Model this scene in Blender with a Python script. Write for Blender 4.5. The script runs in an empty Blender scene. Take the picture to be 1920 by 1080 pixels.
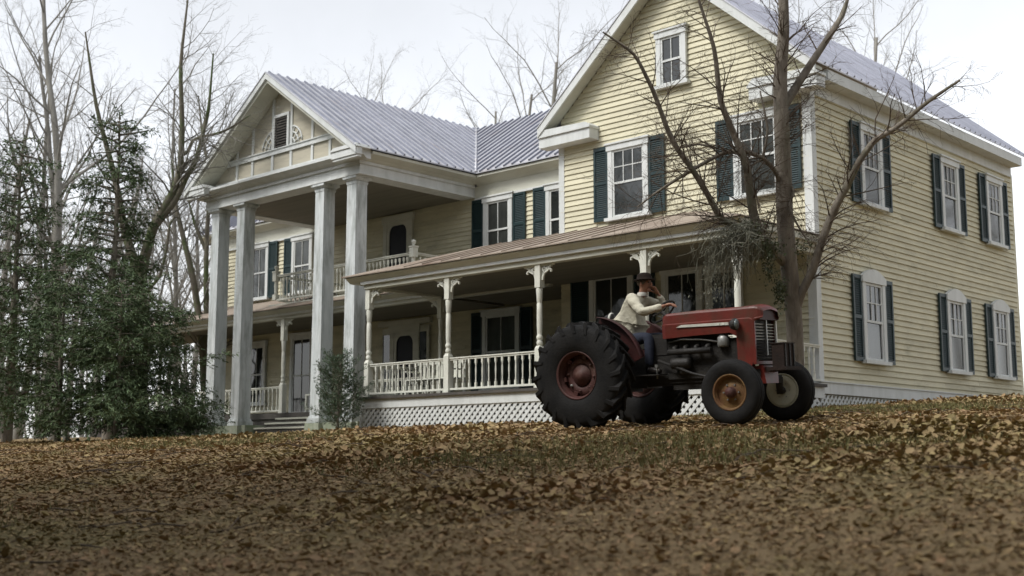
import bpy, math, random
import numpy as np
from mathutils import Vector, Matrix

# ------------------------------------------------------------------ scene, camera, light
scene = bpy.context.scene
COL = scene.collection
R = math.radians
PITCH, YAW = 7.974, 43.336
cam_d = bpy.data.cameras.new('camera'); cam = bpy.data.objects.new('camera', cam_d); COL.objects.link(cam)
cam.location = (0, 0, 0)
cam.rotation_euler = (R(90 + PITCH), 0, R(YAW))
cam_d.sensor_width = 36.0; cam_d.lens = 43.1; cam_d.clip_start = 0.1; cam_d.clip_end = 3000
scene.camera = cam
cam_d.dof.use_dof = True; cam_d.dof.focus_distance = 19.0; cam_d.dof.aperture_fstop = 1.8

SUN_EL, SUN_AZ = 50.0, 196.0          # azimuth clockwise from +Y
world = bpy.data.worlds.new('World'); scene.world = world; world.use_nodes = True
nt = world.node_tree; nt.nodes.clear()
sky = nt.nodes.new('ShaderNodeTexSky'); sky.sky_type = 'NISHITA'; sky.sun_disc = False
sky.sun_elevation = R(SUN_EL); sky.sun_rotation = R(SUN_AZ)
sky.air_density = 1.0; sky.dust_density = 1.2; sky.ozone_density = 1.0; sky.altitude = 100
hs = nt.nodes.new('ShaderNodeHueSaturation'); hs.inputs['Saturation'].default_value = 0.16
bg = nt.nodes.new('ShaderNodeBackground'); bg.inputs['Strength'].default_value = 0.15
wo = nt.nodes.new('ShaderNodeOutputWorld')
wtc = nt.nodes.new('ShaderNodeTexCoord'); wnz = nt.nodes.new('ShaderNodeTexNoise'); wnz.inputs['Scale'].default_value = 2.2; wnz.inputs['Detail'].default_value = 6; wnz.inputs['Roughness'].default_value = 0.6
wmr = nt.nodes.new('ShaderNodeMapRange'); wmr.inputs['From Min'].default_value = 0.3; wmr.inputs['From Max'].default_value = 0.7; wmr.inputs['To Min'].default_value = 0.86; wmr.inputs['To Max'].default_value = 1.06
nt.links.new(wtc.outputs['Generated'], wnz.inputs['Vector']); nt.links.new(wnz.outputs['Fac'], wmr.inputs['Value']); nt.links.new(wmr.outputs[0], hs.inputs['Value'])
nt.links.new(sky.outputs[0], hs.inputs['Color']); nt.links.new(hs.outputs[0], bg.inputs['Color']); nt.links.new(bg.outputs[0], wo.inputs[0])
sun_d = bpy.data.lights.new('sun', 'SUN'); sun_d.energy = 1.5; sun_d.angle = R(18); sun_d.color = (1.0, 0.97, 0.92)
sun = bpy.data.objects.new('sun', sun_d); COL.objects.link(sun)
sun.rotation_euler = (R(90 - SUN_EL), 0, R(180 - SUN_AZ))
scene.view_settings.view_transform = 'Standard'; scene.view_settings.look = 'None'
scene.view_settings.gamma = 1.0; scene.view_settings.exposure = 0.84; scene.view_settings.use_curve_mapping = False
scene.render.engine = 'CYCLES'

# camera geometry, used to place things that were surveyed from the view
CM = np.array([[0.727346037, 0.686270895, 0.0],
               [-0.0952054569, 0.100903757, -0.990330426],
               [-0.679634948, 0.720312911, 0.138728682]])
FPX = 2298.63
def at(px, py, depth):
    d = np.array([(px - 960) / FPX, (py - 540) / FPX, 1.0]) * depth
    return CM.T @ d

# ------------------------------------------------------------------ helpers
class MB:
    def __init__(s): s.v = []; s.f = []; s.sm = []
    def add(s, vs, fs, smooth=False):
        b = len(s.v); s.v.extend([tuple(map(float, p)) for p in vs]); s.f.extend([tuple(b + i for i in f) for f in fs]); s.sm.extend([smooth] * len(fs))
        return s
    def box(s, x0, x1, y0, y1, z0, z1):
        return s.add([(x0,y0,z0),(x1,y0,z0),(x1,y1,z0),(x0,y1,z0),(x0,y0,z1),(x1,y0,z1),(x1,y1,z1),(x0,y1,z1)],
                     [(0,3,2,1),(4,5,6,7),(0,1,5,4),(1,2,6,5),(2,3,7,6),(3,0,4,7)])
    def prism(s, poly, axis, a, b):
        # poly: 2D points; axis 'y': poly in (x,z) swept from y=a to b ; 'x': (y,z) ; 'z': (x,y)
        n = len(poly)
        def P(p, t):
            return {'y': (p[0], t, p[1]), 'x': (t, p[0], p[1]), 'z': (p[0], p[1], t)}[axis]
        vs = [P(p, a) for p in poly] + [P(p, b) for p in poly]
        fs = [tuple(range(n)), tuple(range(2*n-1, n-1, -1))] + [(i, i+n, (i+1) % n + n, (i+1) % n) for i in range(n)]
        return s.add(vs, fs)
    def taper(s, cx, cy, z0, z1, a0, a1, b0=None, b1=None):
        b0 = a0 if b0 is None else b0; b1 = a1 if b1 is None else b1
        return s.add([(cx-a0,cy-b0,z0),(cx+a0,cy-b0,z0),(cx+a0,cy+b0,z0),(cx-a0,cy+b0,z0),(cx-a1,cy-b1,z1),(cx+a1,cy-b1,z1),(cx+a1,cy+b1,z1),(cx-a1,cy+b1,z1)],
                     [(0,3,2,1),(4,5,6,7),(0,1,5,4),(1,2,6,5),(2,3,7,6),(3,0,4,7)])
    def tube(s, pts, rad, n=6, cap=True):
        pts = [np.array(p, float) for p in pts]
        if not hasattr(rad, '__len__'): rad = [rad] * len(pts)
        up = np.array([0.13, 0.31, 0.94]); vs = []
        for i, p in enumerate(pts):
            t = pts[min(i+1, len(pts)-1)] - pts[max(i-1, 0)]; L = np.linalg.norm(t); t = t / L if L > 1e-9 else np.array([0,0,1.])
            a = np.cross(t, up); 
            if np.linalg.norm(a) < 0.05: a = np.cross(t, (1, 0, 0))
            a /= np.linalg.norm(a); b = np.cross(t, a)
            for k in range(n):
                w = 2*math.pi*k/n; vs.append(p + rad[i]*(math.cos(w)*a + math.sin(w)*b))
        fs = []
        for i in range(len(pts)-1):
            for k in range(n): fs.append((i*n+k, i*n+(k+1) % n, (i+1)*n+(k+1) % n, (i+1)*n+k))
        s.add(vs, fs, True)
        if cap:
            m = len(s.v) - len(vs); s.f.append(tuple(m + k for k in range(n-1, -1, -1))); s.f.append(tuple(m + (len(pts)-1)*n + k for k in range(n))); s.sm += [False, False]
        return s
    def lathe(s, prof, c=(0,0,0), n=16, axis='z', smooth=True, cap=True):
        # prof: (r, h) pairs
        vs = []
        for r, h in prof:
            for k in range(n):
                w = 2*math.pi*k/n; a, b = r*math.cos(w), r*math.sin(w)
                p = {'z': (a, b, h), 'y': (a, h, b), 'x': (h, a, b)}[axis]
                vs.append((p[0]+c[0], p[1]+c[1], p[2]+c[2]))
        fs = []
        m = len(prof)
        for i in range(m-1):
            for k in range(n):
                q = (i*n+k, i*n+(k+1) % n, (i+1)*n+(k+1) % n, (i+1)*n+k); fs.append(q if axis != 'y' else q[::-1])
        s.add(vs, fs, smooth)
        b = len(s.v) - len(vs)
        if cap and prof[0][0] > 1e-4: s.f.append(tuple(b + k for k in range(n-1, -1, -1))); s.sm.append(False)
        if cap and prof[-1][0] > 1e-4: s.f.append(tuple(b + (m-1)*n + k for k in range(n))); s.sm.append(False)
        return s
    def mesh(s, name):
        me = bpy.data.meshes.new(name); me.from_pydata(s.v, [], s.f)
        me.polygons.foreach_set('use_smooth', s.sm); me.update(); return me
    def build(s, name, m=None, parent=None):
        return link(name, s.mesh(name), m, parent)

def link(name, me, m=None, parent=None, loc=None, rot=None):
    o = bpy.data.objects.new(name, me)
    if m is not None and me is not None and not me.materials: me.materials.append(m)
    COL.objects.link(o)
    if parent is not None:
        o.parent = parent
        if 'wl' in parent: o.matrix_parent_inverse = Matrix.Translation(-Vector(parent['wl']))
    if loc is not None: o.location = loc
    if rot is not None: o.rotation_euler = rot
    return o
def empty(name, loc=(0,0,0), rot=None):
    o = bpy.data.objects.new(name, None); COL.objects.link(o); o.location = loc; o.empty_display_size = 0.2
    if rot: o.rotation_euler = rot
    return o
def tag(o, label=None, cat=None, group=None, kind=None):
    if label: o['label'] = label
    if cat: o['category'] = cat
    if group: o['group'] = group
    if kind: o['kind'] = kind
    return o
def copy_tree(o, parent=None):
    c = o.copy(); COL.objects.link(c); c.parent = parent
    for ch in list(o.children): copy_tree(ch, c)
    return c

# ------------------------------------------------------------------ materials
def mat(name, c1, c2=None, scale=6.0, rough=0.6, spec=0.3, bump=0.0, bscale=40.0, island=0.0, objvar=0.0, stretch=(1,1,1), metal=0.0, thresh=(0.35, 0.7), c3=None, s3=1.2, t3=(0.55, 0.75), detail=6.0):
    m = bpy.data.materials.new(name); m.use_nodes = True; n = m.node_tree; L = n.links
    b = n.nodes['Principled BSDF']; b.inputs['Roughness'].default_value = rough; b.inputs['Specular IOR Level'].default_value = spec; b.inputs['Metallic'].default_value = metal
    b.inputs['Base Color'].default_value = (*c1, 1)
    tc = n.nodes.new('ShaderNodeNewGeometry'); mp = n.nodes.new('ShaderNodeMapping'); mp.inputs['Scale'].default_value = stretch
    L.new(tc.outputs['Position'], mp.inputs['Vector'])
    col = None
    if c2 is not None:
        nz = n.nodes.new('ShaderNodeTexNoise'); nz.inputs['Scale'].default_value = scale; nz.inputs['Detail'].default_value = detail; nz.inputs['Roughness'].default_value = 0.65
        L.new(mp.outputs[0], nz.inputs['Vector'])
        rp = n.nodes.new('ShaderNodeValToRGB'); rp.color_ramp.elements[0].position = thresh[0]; rp.color_ramp.elements[1].position = thresh[1]
        rp.color_ramp.elements[0].color = (*c1, 1); rp.color_ramp.elements[1].color = (*c2, 1)
        L.new(nz.outputs['Fac'], rp.inputs['Fac']); col = rp.outputs['Color']
        if c3 is not None:
            n3 = n.nodes.new('ShaderNodeTexNoise'); n3.inputs['Scale'].default_value = s3; n3.inputs['Detail'].default_value = 5; n3.inputs['Roughness'].default_value = 0.7
            L.new(mp.outputs[0], n3.inputs['Vector'])
            mr = n.nodes.new('ShaderNodeMapRange'); mr.inputs['From Min'].default_value = t3[0]; mr.inputs['From Max'].default_value = t3[1]; L.new(n3.outputs['Fac'], mr.inputs['Value'])
            mx = n.nodes.new('ShaderNodeMixRGB'); mx.inputs['Color2'].default_value = (*c3, 1); L.new(mr.outputs[0], mx.inputs['Fac']); L.new(col, mx.inputs['Color1']); col = mx.outputs[0]
    for amt, kind in ((island, 'island'), (objvar, 'object')):
        if amt:
            if kind == 'island': g = n.nodes.new('ShaderNodeNewGeometry'); rnd = g.outputs['Random Per Island']
            else: g = n.nodes.new('ShaderNodeObjectInfo'); rnd = g.outputs['Random']
            h = n.nodes.new('ShaderNodeHueSaturation')
            if col is not None: L.new(col, h.inputs['Color'])
            else: h.inputs['Color'].default_value = (*c1, 1)
            r1 = n.nodes.new('ShaderNodeMapRange'); r1.inputs['To Min'].default_value = 1 - amt; r1.inputs['To Max'].default_value = 1 + amt; L.new(rnd, r1.inputs['Value']); L.new(r1.outputs[0], h.inputs['Value'])
            if kind == 'island':
                ma = n.nodes.new('ShaderNodeMath'); ma.operation = 'MULTIPLY'; ma.inputs[1].default_value = 7.31; L.new(rnd, ma.inputs[0])
                fr = n.nodes.new('ShaderNodeMath'); fr.operation = 'FRACT'; L.new(ma.outputs[0], fr.inputs[0])
                r2 = n.nodes.new('ShaderNodeMapRange'); r2.inputs['To Min'].default_value = 0.5 - 0.014; r2.inputs['To Max'].default_value = 0.5 + 0.014; L.new(fr.outputs[0], r2.inputs['Value']); L.new(r2.outputs[0], h.inputs['Hue'])
            col = h.outputs[0]
    if col is not None: L.new(col, b.inputs['Base Color'])
    if bump:
        nb = n.nodes.new('ShaderNodeTexNoise'); nb.inputs['Scale'].default_value = bscale; nb.inputs['Detail'].default_value = 4; L.new(mp.outputs[0], nb.inputs['Vector'])
        bp = n.nodes.new('ShaderNodeBump'); bp.inputs['Strength'].default_value = bump; bp.inputs['Distance'].default_value = 0.02; L.new(nb.outputs['Fac'], bp.inputs['Height']); L.new(bp.outputs[0], b.inputs['Normal'])
    return m

M = {}
M['siding'] = mat('cream_siding_paint', (0.63,0.595,0.44), (0.53,0.50,0.37), 2.6, 0.65, 0.2, 0.2, 30, objvar=0.07, stretch=(0.6,0.6,1.6), c3=(0.34,0.325,0.235), s3=1.5, t3=(0.56,0.8))
M['pediment'] = mat('beige_pediment_boards', (0.50,0.465,0.37), (0.42,0.39,0.31), 3.0, 0.7, 0.2, 0.2, 25, stretch=(0.4,1,3), c3=(0.34,0.32,0.26), s3=1.6, t3=(0.5,0.75))
M['wallcore'] = mat('sheathing', (0.30,0.27,0.18), (0.24,0.22,0.15), 2)
M['white'] = mat('weathered_white_paint', (0.66,0.68,0.67), (0.54,0.56,0.54), 4.0, 0.55, 0.3, 0.12, 50, stretch=(1,1,0.25), c3=(0.44,0.46,0.40), s3=1.7, t3=(0.6,0.85))
M['column'] = mat('peeling_white_column_paint', (0.64,0.67,0.67), (0.48,0.52,0.52), 7.0, 0.6, 0.25, 0.25, 60, stretch=(1,1,0.18), c3=(0.29,0.31,0.29), s3=4.0, t3=(0.47,0.68))
M['trim'] = mat('weathered_trim_paint', (0.58,0.58,0.50), (0.46,0.46,0.39), 3.0, 0.6, 0.25, 0.1, 40, stretch=(0.3,0.3,1), c3=(0.32,0.31,0.25), s3=1.5, t3=(0.55,0.8))
M['ceiling'] = mat('shade_darkened_ceiling', (0.20,0.185,0.145), (0.15,0.14,0.11), 1.5, 0.7, 0.2, stretch=(0.2,3,1))  # ceiling colour darkened to deepen the shade under the porches
M['rail'] = mat('railing_paint', (0.70,0.70,0.62), (0.56,0.57,0.50), 5.0, 0.55, 0.3, objvar=0.06)
M['shutter'] = mat('dark_green_shutter_paint', (0.011,0.028,0.031), (0.018,0.040,0.042), 4.0, 0.45, 0.4, c3=(0.06,0.085,0.085), s3=9.0, t3=(0.66,0.82))
M['pane'] = mat('window_pane', (0.014,0.017,0.017), (0.026,0.03,0.029), 1.2, 0.05, 0.55, 0.16, 2.6)
M['curtain'] = mat('curtain_cloth', (0.20,0.21,0.19), (0.12,0.13,0.12), 3, 0.9, 0.1, stretch=(6,6,0.3))
M['screen'] = mat('dark_screen', (0.010,0.012,0.018), (0.016,0.018,0.024), 3, 0.6, 0.2)
M['roof'] = mat('galvanised_roof', (0.53,0.535,0.565), (0.39,0.395,0.43), 1.4, 0.45, 0.5, 0.12, 6, objvar=0.05, metal=0.25, c3=(0.34,0.28,0.26), s3=0.9, t3=(0.55,0.8))
M['seam'] = mat('galvanised_seam', (0.22,0.23,0.28), (0.14,0.15,0.19), 2.0, 0.45, 0.5, objvar=0.12, metal=0.25)
M['rustroof'] = mat('rusted_porch_roof', (0.245,0.195,0.155), (0.345,0.29,0.235), 1.2, 0.6, 0.35, 0.1, 25, c3=(0.18,0.125,0.095), s3=0.9, t3=(0.5,0.75), objvar=0.06)
M['floor'] = mat('shade_darkened_floor', (0.075,0.075,0.07), (0.05,0.05,0.046), 3, 0.7, 0.2, stretch=(0.4,4,1))  # floor colour darkened too, so less light bounces under the porches
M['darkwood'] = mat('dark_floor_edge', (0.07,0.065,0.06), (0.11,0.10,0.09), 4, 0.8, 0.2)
M['stone'] = mat('mossy_plinth', (0.34,0.36,0.29), (0.24,0.27,0.20), 5, 0.9, 0.1, 0.4, 20, c3=(0.16,0.22,0.11), s3=3, t3=(0.5,0.75))
M['bark'] = mat('grey_bark', (0.27,0.24,0.20), (0.10,0.085,0.068), 7, 0.9, 0.1, 1.0, 22, stretch=(1,1,0.3), c3=(0.15,0.16,0.11), s3=2.2, t3=(0.52,0.75))
M['hazed_farbark'] = mat('haze_lightened_bark', (0.27,0.26,0.235), (0.17,0.16,0.14), 5, 0.9, 0.1, 0.5, 12, stretch=(1,1,0.3), objvar=0.18)  # bark colour lightened to stand in for distance haze
M['mossbark'] = mat('mossy_bark', (0.19,0.17,0.135), (0.12,0.11,0.085), 6, 0.9, 0.1, 0.6, 14, stretch=(1,1,0.4), c3=(0.095,0.13,0.055), s3=2.5, t3=(0.45,0.6))
M['twig'] = mat('twig_bark', (0.085,0.06,0.045), (0.13,0.11,0.085), 5, 0.85, 0.1)
M['cedar'] = mat('cedar_foliage', (0.064,0.098,0.047), (0.125,0.168,0.082), 1.3, 0.65, 0.2, island=0.35)
M['young_cedar'] = mat('young_cedar_foliage', (0.075,0.115,0.07), (0.12,0.165,0.105), 2.0, 0.6, 0.25, island=0.4)  # slightly bluer green for the young shrub
M['ivy'] = mat('ivy_foliage', (0.050,0.068,0.028), (0.085,0.10,0.045), 2.0, 0.5, 0.3, island=0.4)
M['moss'] = mat('hanging_moss', (0.21,0.21,0.165), (0.14,0.14,0.105), 4, 0.9, 0.1, island=0.25)
M['ground'] = mat('leafy_soil', (0.19,0.138,0.078), (0.25,0.185,0.105), 2.2, 0.95, 0.05, 0.8, 9.0, c3=(0.17,0.14,0.07), s3=0.35, t3=(0.5,0.66))
M['leaf'] = mat('dry_leaf', (0.350,0.250,0.138), (0.235,0.160,0.086), 0.8, 0.85, 0.1, island=0.27, c3=(0.30,0.235,0.12), s3=0.35, t3=(0.46,0.62))
M['grass'] = mat('winter_grass', (0.125,0.125,0.05), (0.19,0.165,0.075), 0.7, 0.7, 0.15, island=0.35)
M['tyre'] = mat('tyre_rubber', (0.012,0.012,0.012), (0.022,0.021,0.020), 5, 0.7, 0.12, 0.2, 40)
M['red'] = mat('faded_red_paint', (0.145,0.022,0.015), (0.100,0.017,0.012), 5, 0.42, 0.45, 0.05, 30, c3=(0.075,0.036,0.022), s3=3.5, t3=(0.48,0.72))
M['darkred'] = mat('grimy_red_paint', (0.045,0.009,0.008), (0.028,0.008,0.007), 5, 0.55, 0.3)
M['rimred'] = mat('rusty_red_rim', (0.075,0.026,0.022), (0.058,0.030,0.025), 6, 0.6, 0.3, 0.1, 40, c3=(0.12,0.075,0.06), s3=4, t3=(0.5,0.75))
M['rimrust'] = mat('rusty_yellow_rim', (0.19,0.115,0.042), (0.11,0.052,0.024), 9, 0.6, 0.3, 0.1, 40, c3=(0.10,0.035,0.022), s3=5, t3=(0.5,0.75))
M['rimcream'] = mat('cream_rim', (0.55,0.55,0.44), (0.42,0.42,0.32), 6, 0.6, 0.3)
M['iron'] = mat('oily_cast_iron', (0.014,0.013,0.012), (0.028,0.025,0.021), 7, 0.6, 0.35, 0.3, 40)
M['darkrust'] = mat('dark_rusted_iron', (0.030,0.018,0.014), (0.018,0.014,0.012), 6, 0.8, 0.2, 0.3, 40)
M['steel'] = mat('dull_steel', (0.30,0.30,0.28), (0.20,0.20,0.19), 6, 0.4, 0.5, metal=0.5)
M['silver'] = mat('silver_strip', (0.58,0.58,0.52), (0.44,0.44,0.38), 6, 0.4, 0.5)
M['lamp'] = mat('lamp_glass', (0.20,0.23,0.23), (0.10,0.13,0.13), 6, 0.15, 0.8)
M['jacket'] = mat('cream_jacket_cloth', (0.60,0.57,0.46), (0.47,0.45,0.35), 7, 0.85, 0.1, 1.0, 16)
M['trouser'] = mat('navy_trouser_cloth', (0.035,0.040,0.058), (0.024,0.028,0.040), 5, 0.85, 0.1, 0.3, 16)
M['skin'] = mat('skin', (0.34,0.175,0.115), (0.29,0.14,0.09), 8, 0.55, 0.3)
M['hat'] = mat('dark_brown_felt', (0.016,0.012,0.010), (0.026,0.019,0.015), 8, 0.9, 0.1)
M['shirt'] = mat('white_shirt', (0.62,0.60,0.55), (0.5,0.5,0.46), 8, 0.8, 0.1)
M['shoe'] = mat('dark_leather', (0.03,0.024,0.02), (0.02,0.016,0.014), 8, 0.5, 0.3)
M['hair'] = mat('grey_hair', (0.10,0.08,0.065), (0.16,0.14,0.12), 20, 0.8, 0.1)
M['lantern'] = mat('dark_iron_lantern', (0.012,0.012,0.013), (0.02,0.02,0.02), 5, 0.5, 0.3)

# ------------------------------------------------------------------ ground
def gz(x, y):
    x = np.asarray(x, float); y = np.asarray(y, float)
    yk = [-60, -8, 1.0, 4.0, 7.0, 9.5, 12.3, 18.5, 21.4, 26, 60, 400]
    zk = [-1.8, -1.2, -0.90, -0.58, -0.17, 0.105, 0.355, 0.72, 0.98, 1.10, 1.8, 4.0]
    z = np.interp(y, yk, zk)
    t = np.clip((y - 12) / 6, 0, 1)
    z = z + t * 0.013 * np.clip(x + 16, -14, 14)
    z = z + 0.02*np.sin(x*1.3+0.4*y)*np.cos(y*1.1-0.2*x) + 0.012*np.sin(x*3.1+1.0)*np.sin(y*2.7)
    # bank of raked leaves near the far corner of the side wall
    z = z + 0.05*np.exp(-((x+10.0)**2/3.0 + (y-23.2)**2/2.0)) - 0.06*np.clip((x+14)/4,0,1)*np.clip((y-18)/3,0,1)*np.clip((34-y)/6,0,1)
    return z
xs = np.concatenate([np.linspace(-600,-60,16), np.linspace(-55,-34,22), np.arange(-33,6,0.35), np.linspace(7,40,20), np.linspace(50,600,14)])
ys = np.concatenate([np.linspace(-300,-15,12), np.arange(-12,26,0.35), np.linspace(27,60,24), np.linspace(70,900,18)])
GX, GY = np.meshgrid(xs, ys); GZ = gz(GX, GY)
nx, ny = len(xs), len(ys)
idx = np.arange(nx*ny).reshape(ny, nx)
fa = np.stack([idx[:-1,:-1], idx[:-1,1:], idx[1:,1:], idx[1:,:-1]], -1).reshape(-1, 4)
me = bpy.data.meshes.new('ground'); me.from_pydata(np.stack([GX,GY,GZ],-1).reshape(-1,3).tolist(), [], fa.tolist()); me.polygons.foreach_set('use_smooth', [True]*len(me.polygons)); me.update()
tag(link('ground', me, M['ground']), kind='structure')

def tri_mesh(name, verts, faces, m, parent=None):
    me = bpy.data.meshes.new(name); nv = len(verts); nf = len(faces); k = faces.shape[1]
    me.vertices.add(nv); me.vertices.foreach_set('co', np.asarray(verts, np.float32).ravel())
    me.loops.add(nf*k); me.loops.foreach_set('vertex_index', np.asarray(faces, np.int32).ravel())
    me.polygons.add(nf); me.polygons.foreach_set('loop_start', np.arange(0, nf*k, k, dtype=np.int32)); me.polygons.foreach_set('loop_total', np.full(nf, k, np.int32))
    me.update(calc_edges=True); me.validate()
    return link(name, me, m, parent)

def kites(P, D, N, length, width, fold=0.25):
    # folded leaf: base, left, tip, right; P base points, D directions, N normals
    D = D/np.linalg.norm(D,axis=1,keepdims=True); S = np.cross(D, N); S /= np.maximum(np.linalg.norm(S,axis=1,keepdims=True),1e-6); U = np.cross(S, D)
    l = length[:,None]; w = width[:,None]
    a = P; t = P + D*l; b = P + D*l*0.45 + S*w*0.5 + U*w*fold; c = P + D*l*0.45 - S*w*0.5 + U*w*fold
    V = np.stack([a,b,t,c],1).reshape(-1,3); n = len(P); i = np.arange(n)*4
    F = np.concatenate([np.stack([i,i+1,i+2],1), np.stack([i,i+2,i+3],1)],0)
    return V, F

def leaves(P, D, N, length, width, curl):
    D = D/np.linalg.norm(D,axis=1,keepdims=True); S = np.cross(D, N); S /= np.maximum(np.linalg.norm(S,axis=1,keepdims=True),1e-6); U = np.cross(S, D)
    l = length[:,None]; w = width[:,None]; c = curl[:,None]
    def pt(f, g, h): return P + D*l*f + S*w*g + U*l*h*c
    a1 = rs.uniform(0.36,0.5,(len(P),1)); a2 = rs.uniform(0.36,0.5,(len(P),1))
    V = np.stack([pt(0,0,0.10), P+D*l*0.28+S*w*a1+U*l*c*0.22, P+D*l*0.68+S*w*a2*0.85+U*l*c*0.30, pt(1,0,0.22), P+D*l*0.68-S*w*a1*0.85+U*l*c*0.26, P+D*l*0.28-S*w*a2+U*l*c*0.2, pt(0.5,0,0.0)],1).reshape(-1,3)
    i = np.arange(len(P))*7
    F = np.concatenate([np.stack([i+6,i+a,i+b],1) for a, b in ((0,1),(1,2),(2,3),(3,4),(4,5),(5,0))],0)
    return V, F

# ------------------------------------------------------------------ the house
Yb, Xr, Xbl, Ym, Xml = 21.36, -11.98, -18.55, 23.3, -36.2
Yend = 31.5
house = empty('farmhouse', (-20.0, 23.0, 0.8)); house['wl'] = (-20.0, 23.0, 0.8)
tag(house, 'large cream clapboard farmhouse with columned portico, turned-post porches and grey metal roof', 'house')
rng = random.Random(5)

def hp(name, mb, m, parent=None): return mb.build(name, m, parent if parent is not None else house)

EXPO = 0.125
def board_mesh(L):
    # local: u along x 0..L, out = -y, hangs from z=0 (bottom edge) up
    b = MB()
    t0, t1 = 0.044, 0.012
    b.add([(0,-t0,0),(L,-t0,0),(L,0,0.0),(0,0,0.0),(0,-t1,EXPO+0.012),(L,-t1,EXPO+0.012),(L,0,EXPO+0.012),(0,0,EXPO+0.012)],
          [(0,3,2,1),(4,5,6,7),(0,1,5,4),(1,2,6,5),(2,3,7,6),(3,0,4,7)])
    return b.mesh('clapboard')
UNITB = None
def siding(core, x, y, L, z0, z1, rot=0.0):
    global UNITB
    if UNITB is None: UNITB = board_mesh(1.0)
    n = int(math.ceil((z1 - z0) / EXPO)); c, sn = math.cos(rot), math.sin(rot)
    for i in range(n):
        z = z0 + i*EXPO + rng.uniform(-0.003, 0.003); t = 0.0; step = rng.uniform(1.2, 4.6)
        while t < L - 0.01:
            e = t + step
            if L - e < 0.9: e = L
            ln = e - t - 0.004
            link('clapboard', UNITB, M['siding'], core, (x + c*t, y + sn*t + (rng.uniform(-0.003, 0.003) if not rot else 0), z + rng.uniform(-0.003, 0.003)), (rng.uniform(-0.01,0.01), rng.uniform(-0.0008, 0.0008), rot)).scale = (ln, 1, 1)
            t = e; step = rng.uniform(2.6, 4.9)
ZS = 1.48
# walls (cores) and their boards
w_main = hp('main_front_wall', MB().box(Xml, Xbl, Ym, Ym+0.2, 0.6, 7.35), M['wallcore']); siding(w_main, Xml, Ym, Xbl-Xml, ZS, 7.0)
w_bay = hp('wing_front_wall', MB().box(Xbl, Xr-0.004, Yb, Yb+0.2, 0.75, 7.45).prism([(Xbl,7.451),(Xr-0.004,7.451),(Xr-0.004,8.05),((Xbl+Xr)/2,10.86),(Xbl,8.05)], 'y', Yb, Yb+0.2), M['wallcore']); siding(w_bay, Xbl, Yb, Xr-Xbl-0.02, ZS, 7.35)
w_right = hp('wing_side_wall', MB().box(Xr-0.2, Xr, Yb+0.204, Yend, 0.75, 7.5), M['wallcore']); siding(w_right, Xr, Yb+0.02, Yend-Yb, ZS, 7.4, R(90))
hp('wing_left_wall', MB().box(Xbl, Xbl+0.2, Yb+0.204, Ym-0.002, 1.0, 7.5), M['siding'])
hp('main_left_wall', MB().box(Xml, Xml+0.2, Ym+0.204, Yend, 0.6, 7.35), M['siding'])
hp('rear_wall', MB().box(Xml, Xr, Yend+0.002, Yend+0.2, 0.6, 7.35), M['siding'])
# gable of the wing: boards of shrinking length
xc = (Xbl+Xr)/2; zt0, ztop = 7.36, 10.9
k = 0
while zt0 + k*EXPO < ztop - 0.2:
    z = zt0 + k*EXPO; half = min((Xr-Xbl)/2-0.03, (10.85-z-EXPO)/0.868)
    if half > 0.1: link('clapboard', board_mesh(2*half), M['siding'], w_bay, (xc-half, Yb, z))
    k += 1
# corner boards and water tables
hp('corner_board', MB().box(Xr-0.15, Xr+0.045, Yb-0.045, Yb-0.001, 1.30, 7.45).box(Xr+0.001, Xr+0.045, Yb-0.0005, Yb+0.13, 1.30, 7.45), M['white'])
hp('corner_board', MB().box(Xbl-0.045, Xbl+0.12, Yb-0.045, Yb-0.001, 5.2, 7.4).box(Xbl-0.045, Xbl-0.001, Yb-0.0005, Yb+0.13, 5.2, 7.4), M['white'])
hp('corner_board', MB().box(Xml-0.045, Xml+0.14, Ym-0.045, Ym-0.001, 1.30, 7.0), M['white'])
hp('water_table', MB().box(Xr+0.002, Xr+0.06, Yb-0.06, Yend, 1.27, 1.49).box(Xr+0.002, Xr+0.085, Yb-0.07, Yend, 1.491, 1.515), M['white'])
hp('water_table', MB().box(Xbl, Xr+0.06, Yb-0.05, Yb-0.002, 1.47, 1.60), M['white'])

# lattice generator, panel in local u (x) / w (z), facing -y
def lattice(name, u0, u1, zbot, ztop_, step=0.165, wd=0.062):
    b = MB()
    for sgn, yy in ((1, 0.0), (-1, 0.012)):
        c = -3.0 + (u0 if sgn > 0 else u0)
        lo, hi = (u0 - (ztop_-zbot) - 1, u1 + (ztop_-zbot) + 1)
        t = lo
        while t < hi:
            # line: u = t + sgn*(z - zbot)
            za, zb_ = zbot, ztop_
            ua, ub = t, t + sgn*(ztop_-zbot)
            # clip to u0..u1
            pts = []
            def cl(u, z): return (u, z)
            if sgn > 0:
                if ua < u0: za = zbot + (u0-ua); ua = u0
                if ub > u1: zb_ = ztop_ - (ub-u1); ub = u1
            else:
                if ua > u1: za = zbot + (ua-u1); ua = u1
                if ub < u0: zb_ = ztop_ - (u0-ub); ub = u0
            if zb_ - za > 0.03:
                h = wd*0.7071
                b.prism([(ua-h, za), (ua+h, za), (ub+h, zb_), (ub-h, zb_)], 'y', yy, yy+0.010)
            t += step
    return b.mesh(name)

# ---- right-hand porch
Yp, Xp0, Xp1 = 18.5, -22.06, -11.93
FZ = 1.44
posts_x = [Xp0, -19.37, -16.68, -13.97, Xp1]
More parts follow.
